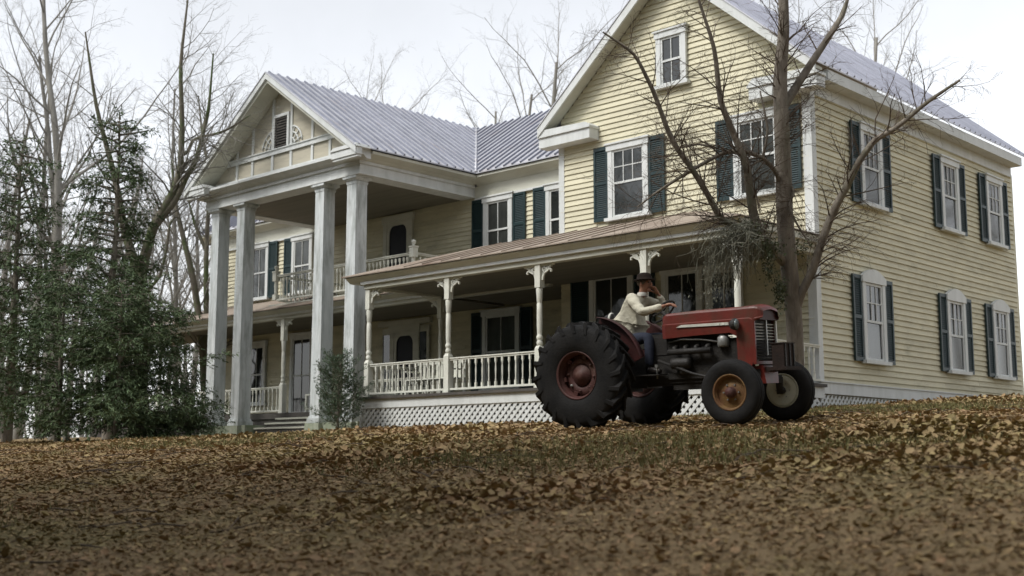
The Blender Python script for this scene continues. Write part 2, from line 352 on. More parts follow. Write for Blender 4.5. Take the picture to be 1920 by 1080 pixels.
# deck
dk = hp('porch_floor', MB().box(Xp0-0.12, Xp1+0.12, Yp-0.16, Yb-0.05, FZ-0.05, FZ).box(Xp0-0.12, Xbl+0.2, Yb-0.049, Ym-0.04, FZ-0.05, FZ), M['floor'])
hp('floor_edge', MB().box(Xp0-0.16, Xp1+0.16, Yp-0.20, Yp-0.161, FZ-0.062, FZ-0.004).box(Xp1+0.121, Xp1+0.16, Yp-0.16, Yb-0.06, FZ-0.062, FZ-0.004).box(Xp0-0.16, Xp0-0.121, Yp-0.16, Ym-2.6, FZ-0.062, FZ-0.004), M['darkwood'])
hp('skirt_board', MB().box(Xp0-0.10, Xp1+0.10, Yp-0.14, Yp-0.10, 1.17, FZ-0.051).box(Xp1+0.06, Xp1+0.10, Yp-0.0995, Yb-0.06, 1.17, FZ-0.051).box(Xp0-0.10, Xp0-0.06, Yp-0.0995, Ym-2.6, 1.17, FZ-0.051), M['white'])
lm = lattice('lattice', 0.0, Xp1-Xp0+0.18, 0.45, 1.168)
o = link('lattice_skirt', lm, M['white'], house, (Xp0-0.09, Yp-0.118, 0)); tag(o, kind='stuff')
lm2 = lattice('lattice', 0.0, 2.7, 0.5, 1.168)
o = link('lattice_skirt', lm2, M['white'], house, (Xp1+0.085, Yp-0.09, 0), (0,0,R(90))); tag(o, kind='stuff')
lm3 = lattice('lattice', 0.0, 2.0, 0.45, 1.168)
o = link('lattice_skirt', lm3, M['white'], house, (Xp0-0.085, Yp+2.0, 0), (0,0,R(-90))); tag(o, kind='stuff')
hp('lattice_batten', MB().box(Xp0-0.115, Xp0-0.05, Yp-0.150, Yp-0.141, 0.4, 1.17), M['white'])
lm4 = lattice('lattice', 0.0, Yend-Yb, 0.85, 1.25, 0.15, 0.05)
o = link('lattice_skirt', lm4, M['white'], house, (Xr-0.01+0.03, Yb-0.02, 0), (0,0,R(90))); tag(o, kind='stuff')
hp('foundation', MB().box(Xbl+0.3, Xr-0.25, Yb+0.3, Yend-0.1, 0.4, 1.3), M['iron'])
hp('under_porch_shade_board', MB().box(Xp0+0.3, Xp1-0.3, Yp+0.7, Yp+0.74, 0.3, 1.38), M['darkwood'])  # dark board added behind the lattice to stand for under-porch shade

def bracket_mesh():
    b = MB(); th = 0.022
    def arc(pts, r): 
        for (p, q) in zip(pts[:-1], pts[1:]):
            p = np.array(p); q = np.array(q); d = q-p; n = np.array([-d[1], d[0]])/np.linalg.norm(d)*r
            poly = [tuple(p+n), tuple(p-n), tuple(q-n*0.98), tuple(q+n*0.98)]
            b.prism(poly, 'y', -th, th)
    # u outwards from post, z down from beam (0)
    arc([(0.02+0.27*(1-math.cos(t))*1.0, -0.34+0.30*math.sin(t)) for t in np.linspace(0.05, 1.5, 9)], 0.022)
    arc([(0.0,-0.02),(0.34,-0.02)], 0.018)
    for cx, cz, rr in ((0.075,-0.105,0.045),(0.18,-0.075,0.03)):
        arc([(cx+rr*math.cos(t), cz+rr*math.sin(t)) for t in np.linspace(0, 2*math.pi, 9)], 0.014)
    arc([(0.03,-0.20),(0.115,-0.16),(0.20,-0.115)], 0.016); arc([(0.20,-0.10),(0.27,-0.13),(0.25,-0.17)], 0.014)
    return b.mesh('bracket')
BRK = bracket_mesh()
def post_mesh(h):
    b = MB()
    a = 0.075
    b.taper(0,0,0,0.045,a+0.012,a+0.012); b.taper(0,0,0.046,0.80,a,a); b.taper(0,0,0.80,0.86,a,0.05)
    r = [(0.05,0.86),(0.062,0.89),(0.066,0.93),(0.05,0.965),(0.046,0.975),(0.064,1.0),(0.068,1.03),(0.062,1.06),(0.048,1.085),(0.052,1.11),(0.058,1.25),(0.060,1.5),(0.056,1.72),(0.048,1.735),(0.048,1.75),(0.058,1.77),(0.064,1.9),(0.072,2.02),(0.06,2.06)]
    b.lathe(r, n=14); b.taper(0,0,2.055,h,a*0.95,a*0.95)
    return b.mesh('turned_post')
HB = 3.97
PM = post_mesh(HB-FZ)
def place_post(x, y, z0, me, dirs):
    p = link('turned_post', me, M['rail'], house, (x, y, z0))
    for d in dirs:
        q = link('bracket', BRK, M['rail'], p); ang = {'r':0, 'l':180, 'b':90, 'f':-90}[d]
        q.location = (0.07*math.cos(R(ang)), 0.07*math.sin(R(ang)), (HB-z0-0.001)); q.rotation_euler = (0,0,R(ang))
    return p
for i, x in enumerate(posts_x):
    place_post(x, Yp, FZ, PM, 'r'+('l' if i else '')+('b' if i in (0, 4) else '') if i < 4 else 'lb')

def baluster_mesh(h):
    b = MB(); s = h/0.60
    b.taper(0,0,0,0.10*s,0.022,0.022); b.lathe([(0.013,0.10*s),(0.021,0.13*s),(0.012,0.16*s),(0.016,0.24*s),(0.021,0.33*s),(0.016,0.42*s),(0.012,0.46*s),(0.021,0.485*s),(0.013,0.51*s)], n=8)
    b.taper(0,0,0.505*s,h,0.021,0.021); return b.mesh('baluster')
BAL = baluster_mesh(0.60)
def railing(p, q, z0, htop, me=BAL, hb=0.60, spacing=0.195, name='railing', zb=0.10):
    p = np.array(p, float); q = np.array(q, float); L = np.linalg.norm(q-p); ang = math.atan2(q[1]-p[1], q[0]-p[0])
    b = MB(); b.box(0, L, -0.03, 0.03, zb-0.045, zb); b.box(0, L, -0.025, 0.025, zb+hb, zb+hb+0.035); b.box(0, L, -0.042, 0.042, zb+hb+0.036, zb+hb+0.062)
    r = link(name, b.mesh(name), M['rail'], house, (p[0], p[1], z0), (0,0,ang))
    n = max(1, int(round(L/spacing)) - 1)
    for i in range(n):
        link('baluster', me, M['rail'], r, ((i+1)*L/(n+1) + rng.uniform(-0.006,0.006), 0, zb), (rng.uniform(-0.01,0.01), rng.uniform(-0.012,0.012), rng.uniform(-0.3,0.3)))
    return r
for a, b_ in zip(posts_x[:-1], posts_x[1:]): railing((a+0.08, Yp), (b_-0.08, Yp), FZ, 0.76)
railing((Xp1, Yp+0.08), (Xp1, Yb-0.06), FZ, 0.76)
railing((Xp0, Yp+0.08), (Xp0, Yp+2.2), FZ, 0.76)

# beam, fascia, ceiling, roof of the right-hand porch
EZ = 4.29; EY = 18.16; ELX, ERX = -22.72, -11.62
RZ, RY = 5.27, 21.4
hp('porch_beam', MB().box(Xp0-0.09, Xp1+0.09, Yp-0.10, Yp+0.09, HB, 4.10).box(Xp0-0.09, Xp0+0.09, Yp+0.091, Ym-2.55, HB, 4.10).box(Xp1-0.09, Xp1+0.09, Yp+0.091, Yb-0.04, HB, 4.10), M['trim'])
hp('frieze_moulding', MB().box(Xp0-0.15, Xp1+0.15, Yp-0.17, Yp-0.101, 4.075, 4.135).box(Xp1+0.091, Xp1+0.15, Yp-0.10, Yb-0.04, 4.075, 4.135).box(Xp0-0.15, Xp0-0.091, Yp-0.10, Yp+2.2, 4.075, 4.135), M['white'])
hp('eave_fascia', MB().prism([(Yp-0.16,4.136),(Yp-0.115,4.136),(Yp-0.115,4.29),(EY+0.05,4.265),(EY+0.045,4.235)], 'x', ELX+0.12, ERX-0.05), M['trim'])
hp('eave_fascia', MB().box(Xp1+0.10, ERX-0.04, Yp-0.10, Yb-0.05, 4.137, 4.262), M['trim'])
hp('eave_fascia', MB().box(ELX+0.06, Xp0-0.10, Yp-0.10, Yp+2.2, 4.137, 4.258), M['trim'])
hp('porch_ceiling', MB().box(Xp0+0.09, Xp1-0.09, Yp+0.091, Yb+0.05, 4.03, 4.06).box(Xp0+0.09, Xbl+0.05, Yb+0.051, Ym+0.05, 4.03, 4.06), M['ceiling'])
def slab(pts, th):
    # thick polygon, pts counter-clockwise seen from above
    n = len(pts); b = MB(); top = [tuple(p) for p in pts]; bot = [(p[0],p[1],p[2]-th) for p in pts]
    b.add(top+bot, [tuple(range(n)), tuple(range(2*n-1, n-1, -1))] + [(i, i+n, (i+1)%n+n, (i+1)%n) for i in range(n)]); return b
HX = 2.2
pr = hp('porch_roof', slab([(ELX,EY,EZ),(ERX,EY,EZ),(ERX-3.2,RY,RZ),(ELX+1.6,RY,RZ)], 0.025), M['rustroof'])
hp('porch_roof', slab([(ERX,EY,EZ),(ERX,Yb+0.02,EZ),(ERX-0.3,RY,EZ+0.09),(ERX-3.2,RY,RZ)], 0.02), M['rustroof'])
hp('porch_roof', slab([(ELX,EY,EZ),(ELX+1.6,RY,RZ),(ELX+1.6,Ym+0.06,RZ),(ELX,Ym+0.06,EZ)], 0.02), M['rustroof'])
hp('porch_roof', slab([(ELX+1.6,RY+0.001,RZ),(Xbl+0.1,RY+0.001,RZ),(Xbl+0.1,Ym+0.06,RZ+0.02),(ELX+1.6,Ym+0.06,RZ+0.02)], 0.02), M['rustroof'])
x = ELX+0.4
sl = math.atan2(RZ-EZ, RY-EY); LL = math.hypot(RZ-EZ, RY-EY)
sm = MB().box(-0.009,0.009,0,LL-0.06,0,0.022).mesh('seam')
while x < ERX-1.0:
    if ELX+1.65 < x < ERX-3.3: link('seam', sm, M['rustroof'], pr, (x, EY+0.005, EZ+0.001), (sl,0,0))
    x += 0.61

# ---- main porch under the portico
Yq, FQ = 20.85, 1.30
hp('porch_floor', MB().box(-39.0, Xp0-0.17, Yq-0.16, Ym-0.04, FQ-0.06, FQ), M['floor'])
hp('floor_edge', MB().box(-39.0, Xp0-0.17, Yq-0.20, Yq-0.161, FQ-0.16, FQ-0.004), M['darkwood'])
hp('skirt_board', MB().box(-39.0, Xp0-0.17, Yq-0.15, Yq-0.12, 0.5, FQ-0.161), M['darkwood'])
PM2 = post_mesh(HB-FQ)
for x in (-38.5, -35.2, -31.9, -28.6, -25.3):
    place_post(x, Yq, FQ, PM2, 'lr')
place_post(-22.1, Yq, FZ, PM, 'lr')
for a, b_ in ((-38.5,-35.2),(-35.2,-31.9),(-31.9,-28.6),(-25.3,-22.1)): railing((a+0.08, Yq), (b_-0.08, Yq), FQ, 0.76)
hp('porch_beam', MB().box(-39.0, Xp0-0.16, Yq-0.09, Yq+0.09, HB, 4.08), M['trim'])
hp('porch_beam', MB().box(Xp0-0.085, -18.6, Yq+0.1, Yq+0.25, HB+0.01, 4.029), M['trim'])
hp('frieze_moulding', MB().box(-39.2, Xp0-0.2, Yq-0.16, Yq-0.091, 4.06, 4.12), M['white'])
hp('eave_fascia', MB().prism([(Yq-0.15,4.121),(Yq-0.10,4.121),(Yq-0.10,4.24),(Yq-0.38,4.22),(Yq-0.385,4.195)], 'x', -39.4, Xp0-0.7), M['trim'])
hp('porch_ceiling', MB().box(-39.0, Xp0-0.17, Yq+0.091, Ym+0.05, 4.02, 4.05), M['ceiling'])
hp('porch_roof', slab([(-39.6,Yq-0.42,4.245),(-29.4,Yq-0.42,4.245),(-29.4,Ym-0.04,5.08),(-37.0,Ym-0.04,5.08)], 0.022), M['rustroof'])
hp('porch_roof', slab([(-29.399,Yq-0.42,4.245),(Xp0-0.72,Yq-0.42,4.245),(Xp0-0.72,Yq-0.02,4.40),(-29.399,Yq-0.02,4.40)], 0.022), M['rustroof'])
hp('balcony_floor', MB().box(-29.398, Xp0-0.60, Yq-0.0, Ym-0.04, 4.36, 4.44), M['trim'])
# balcony balustrade
def newel_mesh():
    b = MB(); b.taper(0,0,0,0.16,0.075,0.075); b.lathe([(0.05,0.16),(0.045,0.22),(0.06,0.40),(0.05,0.52),(0.07,0.55)], n=12); b.taper(0,0,0.55,0.80,0.08,0.08); b.taper(0,0,0.801,0.84,0.095,0.095)
    b.lathe([(0.02,0.84),(0.045,0.86),(0.03,0.885),(0.06,0.92),(0.068,0.955),(0.055,0.99),(0.0,1.015)], n=12); return b.mesh('newel')
NW = newel_mesh()
BL, BR = -29.05, -23.15
for (x, y) in ((BL,Yq),(BR,Yq)): link('newel', NW, M['rail'], house, (x, y, 4.56 if x == BL else 4.60))
BAL2 = baluster_mesh(0.60)
railing((BL+0.08,Yq),(BR-0.08,Yq),4.50,0.7, BAL2, 0.64, 0.15, 'balcony_railing', 0.08)
railing((BR,Yq+0.08),(BR,Ym-0.06),4.50,0.7, BAL2, 0.64, 0.15, 'balcony_railing', 0.08)
railing((BL,Yq+0.08),(BL,Ym-0.06),4.50,0.7, BAL2, 0.64, 0.15, 'balcony_railing', 0.08)

# ---- portico
CX = [-29.85, -28.6, -25.05, -23.75]; CY = 19.45
for i, x in enumerate(CX):
    zb = 0.98
    c = hp('column', MB().taper(x, CY, zb+0.12, 6.98, 0.195, 0.178), M['column'])
    hp('column_base', MB().taper(x, CY, zb-0.06, zb+0.06, 0.25, 0.25).taper(x, CY, zb+0.0605, zb+0.121, 0.225, 0.215), M['column'], c)
    hp('capital', MB().taper(x, CY, 6.90, 6.965, 0.19, 0.20).taper(x, CY, 6.982, 7.03, 0.20, 0.245).taper(x, CY, 7.031, 7.095, 0.265, 0.265), M['column'], c)
    g0 = float(gz(x, CY)) - 0.25
    hp('plinth', MB().taper(x, CY, g0, zb-0.061, 0.31, 0.28), M['stone'], c)
# low terrace edge and steps
hp('terrace_edge', MB().box(-30.2, -28.15, 19.3, 20.6, 0.5, 0.93), M['stone']); hp('terrace_edge', MB().box(-25.45, -23.4, 19.3, 20.6, 0.5, 0.93), M['stone'])
st = [(19.55,0.86),(19.9,1.0),(20.25,1.14)]
for i, (y, z) in enumerate(st):
    s_ = hp('step', MB().box(-28.1, -25.5, y, y+0.40, z-0.045, z), M['trim']); hp('riser', MB().box(-28.08, -25.52, y+0.03, y+0.05, z-0.2, z-0.046), M['darkwood'], s_)
PXL, PXR, PYF = -30.25, -23.35, 19.20
hp('architrave', MB().box(PXL, PXR, PYF, PYF+0.5, 7.10, 7.40).box(PXR-0.5, PXR, PYF+0.501, Ym-0.04, 7.10, 7.40).box(PXL, PXL+0.5, PYF+0.501, Ym-0.04, 7.10, 7.40), M['white'])
hp('frieze_moulding', MB().box(PXL-0.05, PXR+0.05, PYF-0.055, PYF-0.002, 7.36, 7.43).box(PXR+0.002, PXR+0.05, PYF-0.001, Ym-0.075, 7.36, 7.43).box(PXL-0.05, PXL-0.002, PYF-0.001, Ym-0.35, 7.36, 7.43), M['white'])
hp('architrave_bead', MB().box(PXL-0.03, PXR+0.03, PYF-0.03, PYF-0.001, 7.096, 7.145).box(PXR+0.001, PXR+0.03, PYF, Ym-0.05, 7.096, 7.145), M['white'])
hp('cornice', MB().prism([(PYF-0.04,7.432),(PYF+0.1,7.432),(PYF+0.1,7.70),(PYF-0.30,7.62),(PYF-0.30,7.56),(PYF-0.12,7.50)], 'x', PXL-0.3, PXR+0.3), M['white'])
EAVX, EAVXL = -22.93, -30.67
hp('side_cornice', MB().prism([(PXR-0.1,7.432),(PXR+0.04,7.432),(PXR+0.12,7.50),(EAVX-0.06,7.56),(EAVX-0.05,7.63),(PXR-0.1,7.66)], 'y', PYF+0.101, Ym-0.075), M['trim'])
hp('side_cornice', MB().prism([(PXL+0.1,7.432),(PXL+0.1,7.66),(EAVXL+0.05,7.63),(EAVXL+0.06,7.56),(PXL-0.12,7.50),(PXL-0.04,7.432)], 'y', PYF+0.101, Ym-0.42), M['trim'])
for x0, x1 in ((EAVXL-0.02, EAVXL+1.0), (EAVX-1.0, EAVX+0.02)):
    hp('cornice_return', MB().box(x0, x1, PYF-0.46, PYF-0.301, 7.46, 7.64).prism([(x0-0.03,7.641),(x1+0.03,7.641),(x1-0.02,7.73),(x0+0.1,7.73)], 'y', PYF-0.49, PYF-0.05).box(x0+0.03,x1-0.03,PYF-0.43,PYF-0.301,7.40,7.459), M['white'])
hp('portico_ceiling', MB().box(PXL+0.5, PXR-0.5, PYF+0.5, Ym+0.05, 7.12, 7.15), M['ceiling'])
# pediment
PC = (PXL+PXR)/2; SL = 0.70; APX = 7.68 + SL*(EAVX-EAVXL)/2
def tz(x, off=0.0): return APX - SL*abs(x-PC) - off
ped = hp('pediment_wall', MB().prism([(PXL-0.1, 7.701), (PXR+0.1, 7.701), (PC, APX-0.18)], 'y', PYF+0.12, PYF+0.30), M['pediment'])
for x in (PC-2.1, PC-1.35, PC-0.42, PC+0.42, PC+1.35, PC+2.1):
    t = tz(x, 0.28)
    if t > 7.72: hp('batten', MB().box(x-0.045, x+0.045, PYF+0.085, PYF+0.119, 7.702, t), M['white'], ped)
hp('belt_board', MB().box(PC-2.55, PC+2.55, PYF+0.06, PYF+0.084, 8.24, 8.36).box(PC-2.55, PC+2.55, PYF+0.03, PYF+0.084, 8.361, 8.39), M['white'], ped)
hp('sill_board', MB().box(PC-3.2, PC+3.2, PYF+0.05, PYF+0.119, 7.702, 7.80), M['white'], ped)
vz0, vz1 = 8.391, 9.25
vent = hp('gable_vent', MB().box(PC-0.36, PC-0.28, PYF+0.04, PYF+0.118, vz0, vz1+0.08).box(PC+0.28, PC+0.36, PYF+0.04, PYF+0.118, vz0, vz1+0.08).box(PC-0.279, PC+0.279, PYF+0.04, PYF+0.118, vz1, vz1+0.08), M['white'])
hp('vent_backing', MB().box(PC-0.279, PC+0.279, PYF+0.10, PYF+0.117, vz0, vz1-0.001), M['screen'], vent)
for i in range(11):
    z = vz0+0.04+i*0.076; hp('louvre', MB().prism([(PYF+0.05,z),(PYF+0.055,z-0.008),(PYF+0.099,z+0.05),(PYF+0.094,z+0.058)], 'x', PC-0.279, PC+0.279), M['darkwood'], vent)
for sg in (-1, 1):
    b = MB()
    for rr in (0.20, 0.36, 0.52):
        pts = [(PC+sg*(0.38+rr*math.sin(t)), PYF+0.105, 8.40+rr*math.cos(t)) for t in np.linspace(0.15,1.45,9)]
        b.tube(pts, 0.026, 5)
    for t in (0.35, 0.8, 1.25): b.tube([(PC+sg*(0.38+0.10*math.sin(t)), PYF+0.10, 8.40+0.10*math.cos(t)), (PC+sg*(0.38+0.55*math.sin(t)), PYF+0.10, 8.40+0.55*math.cos(t))], 0.016, 5)
    hp('fan_ornament', b, M['white'], ped)
# raking cornice
for sg in (-1, 1):
    xe = PC + sg*(EAVX-EAVXL)/2
    poly = [(xe, tz(xe,0.02)), (xe, tz(xe,0.20)), (PC, APX-0.20), (PC, APX-0.02)]
    hp('raking_board', MB().prism(poly, 'y', PYF-0.50, PYF-0.44), M['white'])
    poly = [(xe-sg*0.1, tz(xe-sg*0.1,0.05)), (xe-sg*0.3, tz(xe-sg*0.3,0.30)), (PC, APX-0.30), (PC, APX-0.05)]
    hp('raking_soffit', MB().prism(poly, 'y', PYF-0.439, PYF+0.118), M['trim'])

# ---- metal roofs with standing seams
def roof_plane(eave_a, eave_b, ridge_a, ridge_b, name, clip=None, step=0.30, seam_m=None):
    """quad: eave_a -> eave_b along the eave, ridge above; seams run from eave to the upper edge"""
    ea, eb, ra, rb = [np.array(p, float) for p in (eave_a, eave_b, ridge_a, ridge_b)]
    r = hp(name, slab([ea, eb, rb, ra], 0.03), M['roof'])
    u = eb-ea; L = np.linalg.norm(u); u /= L
    nrm = np.cross(u, ra-ea); nrm /= np.linalg.norm(nrm)
    vdir = np.cross(nrm, u)
    # upper edge in (s,t) coordinates
    sa, ta = np.dot(ra-ea,u), np.dot(ra-ea,vdir); sb, tb = np.dot(rb-ea,u), np.dot(rb-ea,vdir)
    s = min(0.0, sa) + 0.12
    while s < max(L, sb) - 0.05:
        tmax = ta + (tb-ta)*((s-sa)/(sb-sa)) if sb > sa else max(ta, tb); tmin = 0.0
        if sa > 1e-6 and s < sa: tmax = min(tmax, s/sa*ta)
        if sb < L-1e-6 and s > sb: tmax = min(tmax, (L-s)/(L-sb)*tb)
        if s < 0: tmin = s/sa*ta
        if s > L: tmin = (s-L)/(sb-L)*tb
        s0 = s; s += step
        if tmax - tmin < 0.12: continue
        p0 = ea + u*s0 + vdir*tmin; tmax -= tmin; b = MB()
        w = 0.026; hgt = 0.045
        b.add([p0-u*w, p0+u*w, p0+u*w+vdir*tmax, p0-u*w+vdir*tmax, p0-u*w*0.7+nrm*hgt, p0+u*w*0.7+nrm*hgt, p0+u*w*0.7+vdir*tmax+nrm*hgt, p0-u*w*0.7+vdir*tmax+nrm*hgt],
              [(4,5,6,7),(0,1,5,4),(1,2,6,5),(2,3,7,6),(3,0,4,7)])
        hp('seam', b, M['seam'], r)
    return r
ez = 7.68; yv = Ym-0.42
yr = yv + (APX-ez)/SL    # where the portico ridge meets the main roof
yfront = PYF-0.52
roof_plane((EAVX,yfront,ez),(EAVX,yv,ez),(PC,yfront,APX),(PC,yr,APX),'portico_roof')
# (left slope: order reversed so the face looks up)
roof_plane((EAVXL,yv,ez),(EAVXL,yfront,ez),(PC,yr,APX),(PC,yfront,APX),'portico_roof')
YR2 = yr; ZR2 = APX
xw = -17.6
roof_plane((EAVX,yv,ez),(xw,yv,ez),(PC-0.0+ (YR2-yr)*0.0,yr,APX),(xw,yr,APX),'main_roof')
roof_plane((Xml-0.4,yv,ez),(EAVXL,yv,ez),(Xml-0.4,yr,APX),(PC,yr,APX),'main_roof')
hp('main_roof_back', slab([(Xml-0.4,YR2,ZR2),(xw,YR2,ZR2),(xw,Yend+0.5,ez),(Xml-0.4,Yend+0.5,ez)], 0.03), M['roof'])
hp('main_gable_wall', MB().prism([(Ym+0.2,7.35),(Yend,7.35),(YR2,ZR2-0.15)], 'x', Xml+0.002, Xml+0.15), M['siding'])
b = MB(); v0 = np.array((EAVX,yv,ez+0.02)); v1 = np.array((PC,yr,APX+0.02)); b.tube([v0, v1], 0.045, 6)
hp('valley_flashing', b, M['roof'])
# main wall frieze and eave
hp('main_frieze', MB().box(PXR+0.01, Xbl-0.05, Ym-0.062, Ym-0.048, 7.0, 7.40), M['trim']); hp('main_frieze', MB().box(Xml-0.05, PXL-0.01, Ym-0.062, Ym-0.048, 7.0, 7.40), M['trim'])
hp('frieze_moulding', MB().box(PXR+0.05, Xbl-0.05, Ym-0.10, Ym-0.063, 7.0, 7.06).box(Xml-0.08, PXL-0.05, Ym-0.10, Ym-0.063, 7.0, 7.06), M['white'])
hp('main_eave', MB().prism([(Ym-0.05,7.402),(Ym+0.1,7.402),(Ym+0.1,7.80),(yv+0.06,7.64),(yv+0.05,7.57),(Ym-0.12,7.47)], 'x', EAVX-0.3, Xbl-0.02), M['trim'])
hp('main_eave', MB().prism([(Ym-0.05,7.402),(Ym+0.1,7.402),(Ym+0.1,7.80),(yv+0.06,7.64),(yv+0.05,7.57),(Ym-0.12,7.47)], 'x', Xml-0.35, EAVXL+0.3), M['trim'])
# wing roof
WE = 7.78; WX0, WX1 = Xbl-0.38, Xr+0.38; WR = 10.95; WYF = Yb-0.45
roof_plane((WX1,WYF,WE),(WX1,Yend+0.4,WE),(xc,WYF,WR),(xc,Yend+0.4,WR),'wing_roof')
roof_plane((WX0,Yend+0.4,WE),(WX0,WYF,WE),(xc,Yend+0.4,WR),(xc,WYF,WR),'wing_roof')
ws = (WR-WE)/(xc-WX0)
for sg in (-1, 1):
    xe = xc + sg*(xc-WX0)
    hp('raking_board', MB().prism([(xe,WE-0.03),(xe,WE-0.24),(xc,WR-0.27),(xc,WR-0.03)], 'y', WYF+0.02, WYF+0.07), M['white'])
    hp('raking_soffit', MB().prism([(xe-sg*0.05,WE-0.06+0.05*0),(xe-sg*0.05,WE-0.13),(xc,WR-0.16),(xc,WR-0.06)], 'y', WYF+0.071, Yb-0.034), M['trim'])
    x0, x1 = sorted((xe, xe-sg*1.55))
    hp('cornice_return', MB().box(x0, x1, WYF+0.08, Yb-0.035, 7.28, 7.52).box(x0-0.02, x1+0.03, WYF+0.04, Yb-0.036, 7.521, 7.57).prism([(x0-0.02,7.571),(x1+0.03,7.571),(x1-0.1,7.66),(x0+0.1,7.70)], 'y', WYF+0.05, Yb-0.037), M['white'])
hp('side_eave', MB().box(Xr+0.034, WX1-0.03, Yb+0.15, Yend, 7.50, 7.72).box(Xr+0.034, Xr+0.06, Yb+0.15, Yend, 7.25, 7.499), M['white'])
hp('side_eave', MB().box(WX0+0.03, Xbl-0.005, Yb-0.03, Ym-0.5, 7.50, 7.70), M['white'])

# ---- windows, doors, shutters. local: u = x, out = -y, w = z (0 at sill)
def local_window(w, h, cols, rows_top, cols_low, loc, rot, curtain=False, arch=False, shutters=None, casing=0.12, shh=None):
    b = MB()
    d = 0.09
    b.box(-w/2, -w/2+casing, -d, -0.02, 0, h).box(w/2-casing, w/2, -d, -0.02, 0, h)
    if arch:
        n = 9; pts = [(-w/2-0.03, h-casing*0.9)] + [(-w/2-0.03+(w+0.06)*i/n, h+0.02+0.17*math.sin(math.pi*i/n)) for i in range(n+1)] + [(w/2+0.03, h-casing*0.9)]
        b.prism(pts, 'y', -d-0.02, -0.03)
    else:
        b.box(-w/2-0.03, w/2+0.03, -d-0.02, -0.02, h-casing*0.95, h+0.02).box(-w/2-0.06, w/2+0.06, -d-0.05, -0.02, h+0.021, h+0.06)
    loc = (loc[0]+(0.03 if rot else 0), loc[1]-(0 if rot else 0.03), loc[2])
    win = link('window', b.mesh('window'), M['white'], house, loc, (0,0,rot))
    link('sill', MB().box(-w/2-0.07, w/2+0.07, -d-0.06, -0.02, -0.075, -0.002).mesh('sill'), M['white'], win)
    iw = w-2*casing; ih = h-casing*0.95-0.0; hm = ih*0.5; fr = 0.05
    pm = M['curtain_pane'] if curtain else rng.choice([M['pane'], M['pane'], M['pale_pane']])
    def sash(name, z0, z1, c, r, y):
        s = MB(); s.box(-iw/2, -iw/2+fr, y, y+0.03, z0, z1).box(iw/2-fr, iw/2, y, y+0.03, z0, z1).box(-iw/2+fr, iw/2-fr, y, y+0.03, z0, z0+fr).box(-iw/2+fr, iw/2-fr, y, y+0.03, z1-fr, z1)
        gx0, gx1, gz0, gz1 = -iw/2+fr, iw/2-fr, z0+fr, z1-fr
        mw = 0.02
        for i in range(1, c): xx = gx0+(gx1-gx0)*i/c; s.box(xx-mw/2, xx+mw/2, y+0.004, y+0.022, gz0, gz1)
        for j in range(1, r): zz = gz0+(gz1-gz0)*j/r; s.box(gx0, gx1, y+0.005, y+0.021, zz-mw/2, zz+mw/2)
        so = link(name, s.mesh(name), M['white'], win)
        for i in range(c):
            for j in range(r):
                xa = gx0+(gx1-gx0)*i/c; xb = gx0+(gx1-gx0)*(i+1)/c; za = gz0+(gz1-gz0)*j/r; zb_ = gz0+(gz1-gz0)*(j+1)/r
                q = MB().box(xa+0.001, xb-0.001, y+0.023, y+0.028, za+0.001, zb_-0.001)
                link('pane', q.mesh('pane'), pm, win, (0,0,0), (rng.uniform(-0.006,0.006), 0, rng.uniform(-0.006,0.006)))
    sash('upper_sash', hm-0.02, ih, cols, rows_top, -0.072)
    sash('lower_sash', 0.0, hm+0.03, cols_low, 1, -0.064)
    if shutters:
        for sg in (-1, 1):
            if (sg < 0 and 'l' not in shutters) or (sg > 0 and 'r' not in shutters): continue
            sw = shh or 0.42; hh = h+0.02; s = MB(); f = 0.055
            x0 = sg*(w/2+0.012) if sg > 0 else -(w/2+0.012)-sw; x1 = x0+sw
            y0, y1 = -0.075, -0.036
            s.box(x0, x0+f, y0, y1, -0.04, hh).box(x1-f, x1, y0, y1, -0.04, hh)
            for za, zb_ in ((-0.04,0.05),(hh*0.48,hh*0.48+0.07),(hh-0.08,hh)): s.box(x0+f, x1-f, y0, y1, za, zb_)
            z = 0.07
            while z < hh-0.10:
                s.prism([(y0+0.008,z),(y0+0.012,z-0.006),(y1-0.004,z+0.036),(y1-0.008,z+0.042)], 'x', x0+f, x1-f); z += 0.046
            s.box(x0+f, x1-f, y1-0.003, y1-0.001, 0.0, hh-0.05)
            link('shutter', s.mesh('shutter'), M['shutter'], win, (0,0,0), (rng.uniform(-0.004,0.004), 0, rng.uniform(-0.008,0.008)))
    return win
M['pale_pane'] = mat('pale_mottled_pane', (0.030,0.034,0.032), (0.055,0.06,0.056), 1.6, 0.09, 0.6, 0.25, 3.0, stretch=(2,2,0.8))  # somewhat paler, mottled pane used on some windows
M['curtain_pane'] = mat('curtained_pane', (0.045,0.05,0.046), (0.02,0.022,0.021), 2.0, 0.06, 0.7, stretch=(3,3,0.7))
# wing, upper floor
local_window(1.13, 1.66, 3, 2, 1, (-16.5, Yb, 5.39), 0, shutters='lr', shh=0.42)
local_window(1.13, 1.66, 3, 2, 1, (-13.16, Yb, 5.39), 0, shutters='lr', shh=0.42)
local_window(0.8, 1.2, 2, 1, 2, (xc, Yb, 8.15), 0)
# side wall
local_window(0.95, 1.66, 3, 2, 1, (Xr, 23.72, 5.33), R(90), shutters='lr', shh=0.38, curtain=True)
local_window(0.98, 1.72, 3, 2, 1, (Xr, 23.56, 2.02), R(90), shutters='lr', shh=0.36, curtain=True, arch=True)
for yy in (27.6, 30.2):
    local_window(0.95, 1.66, 3, 2, 1, (Xr, yy, 5.33), R(90), shutters='lr', shh=0.38, curtain=True)
    local_window(0.98, 1.72, 3, 2, 1, (Xr, yy, 2.02), R(90), shutters='lr', shh=0.36, curtain=True, arch=True)
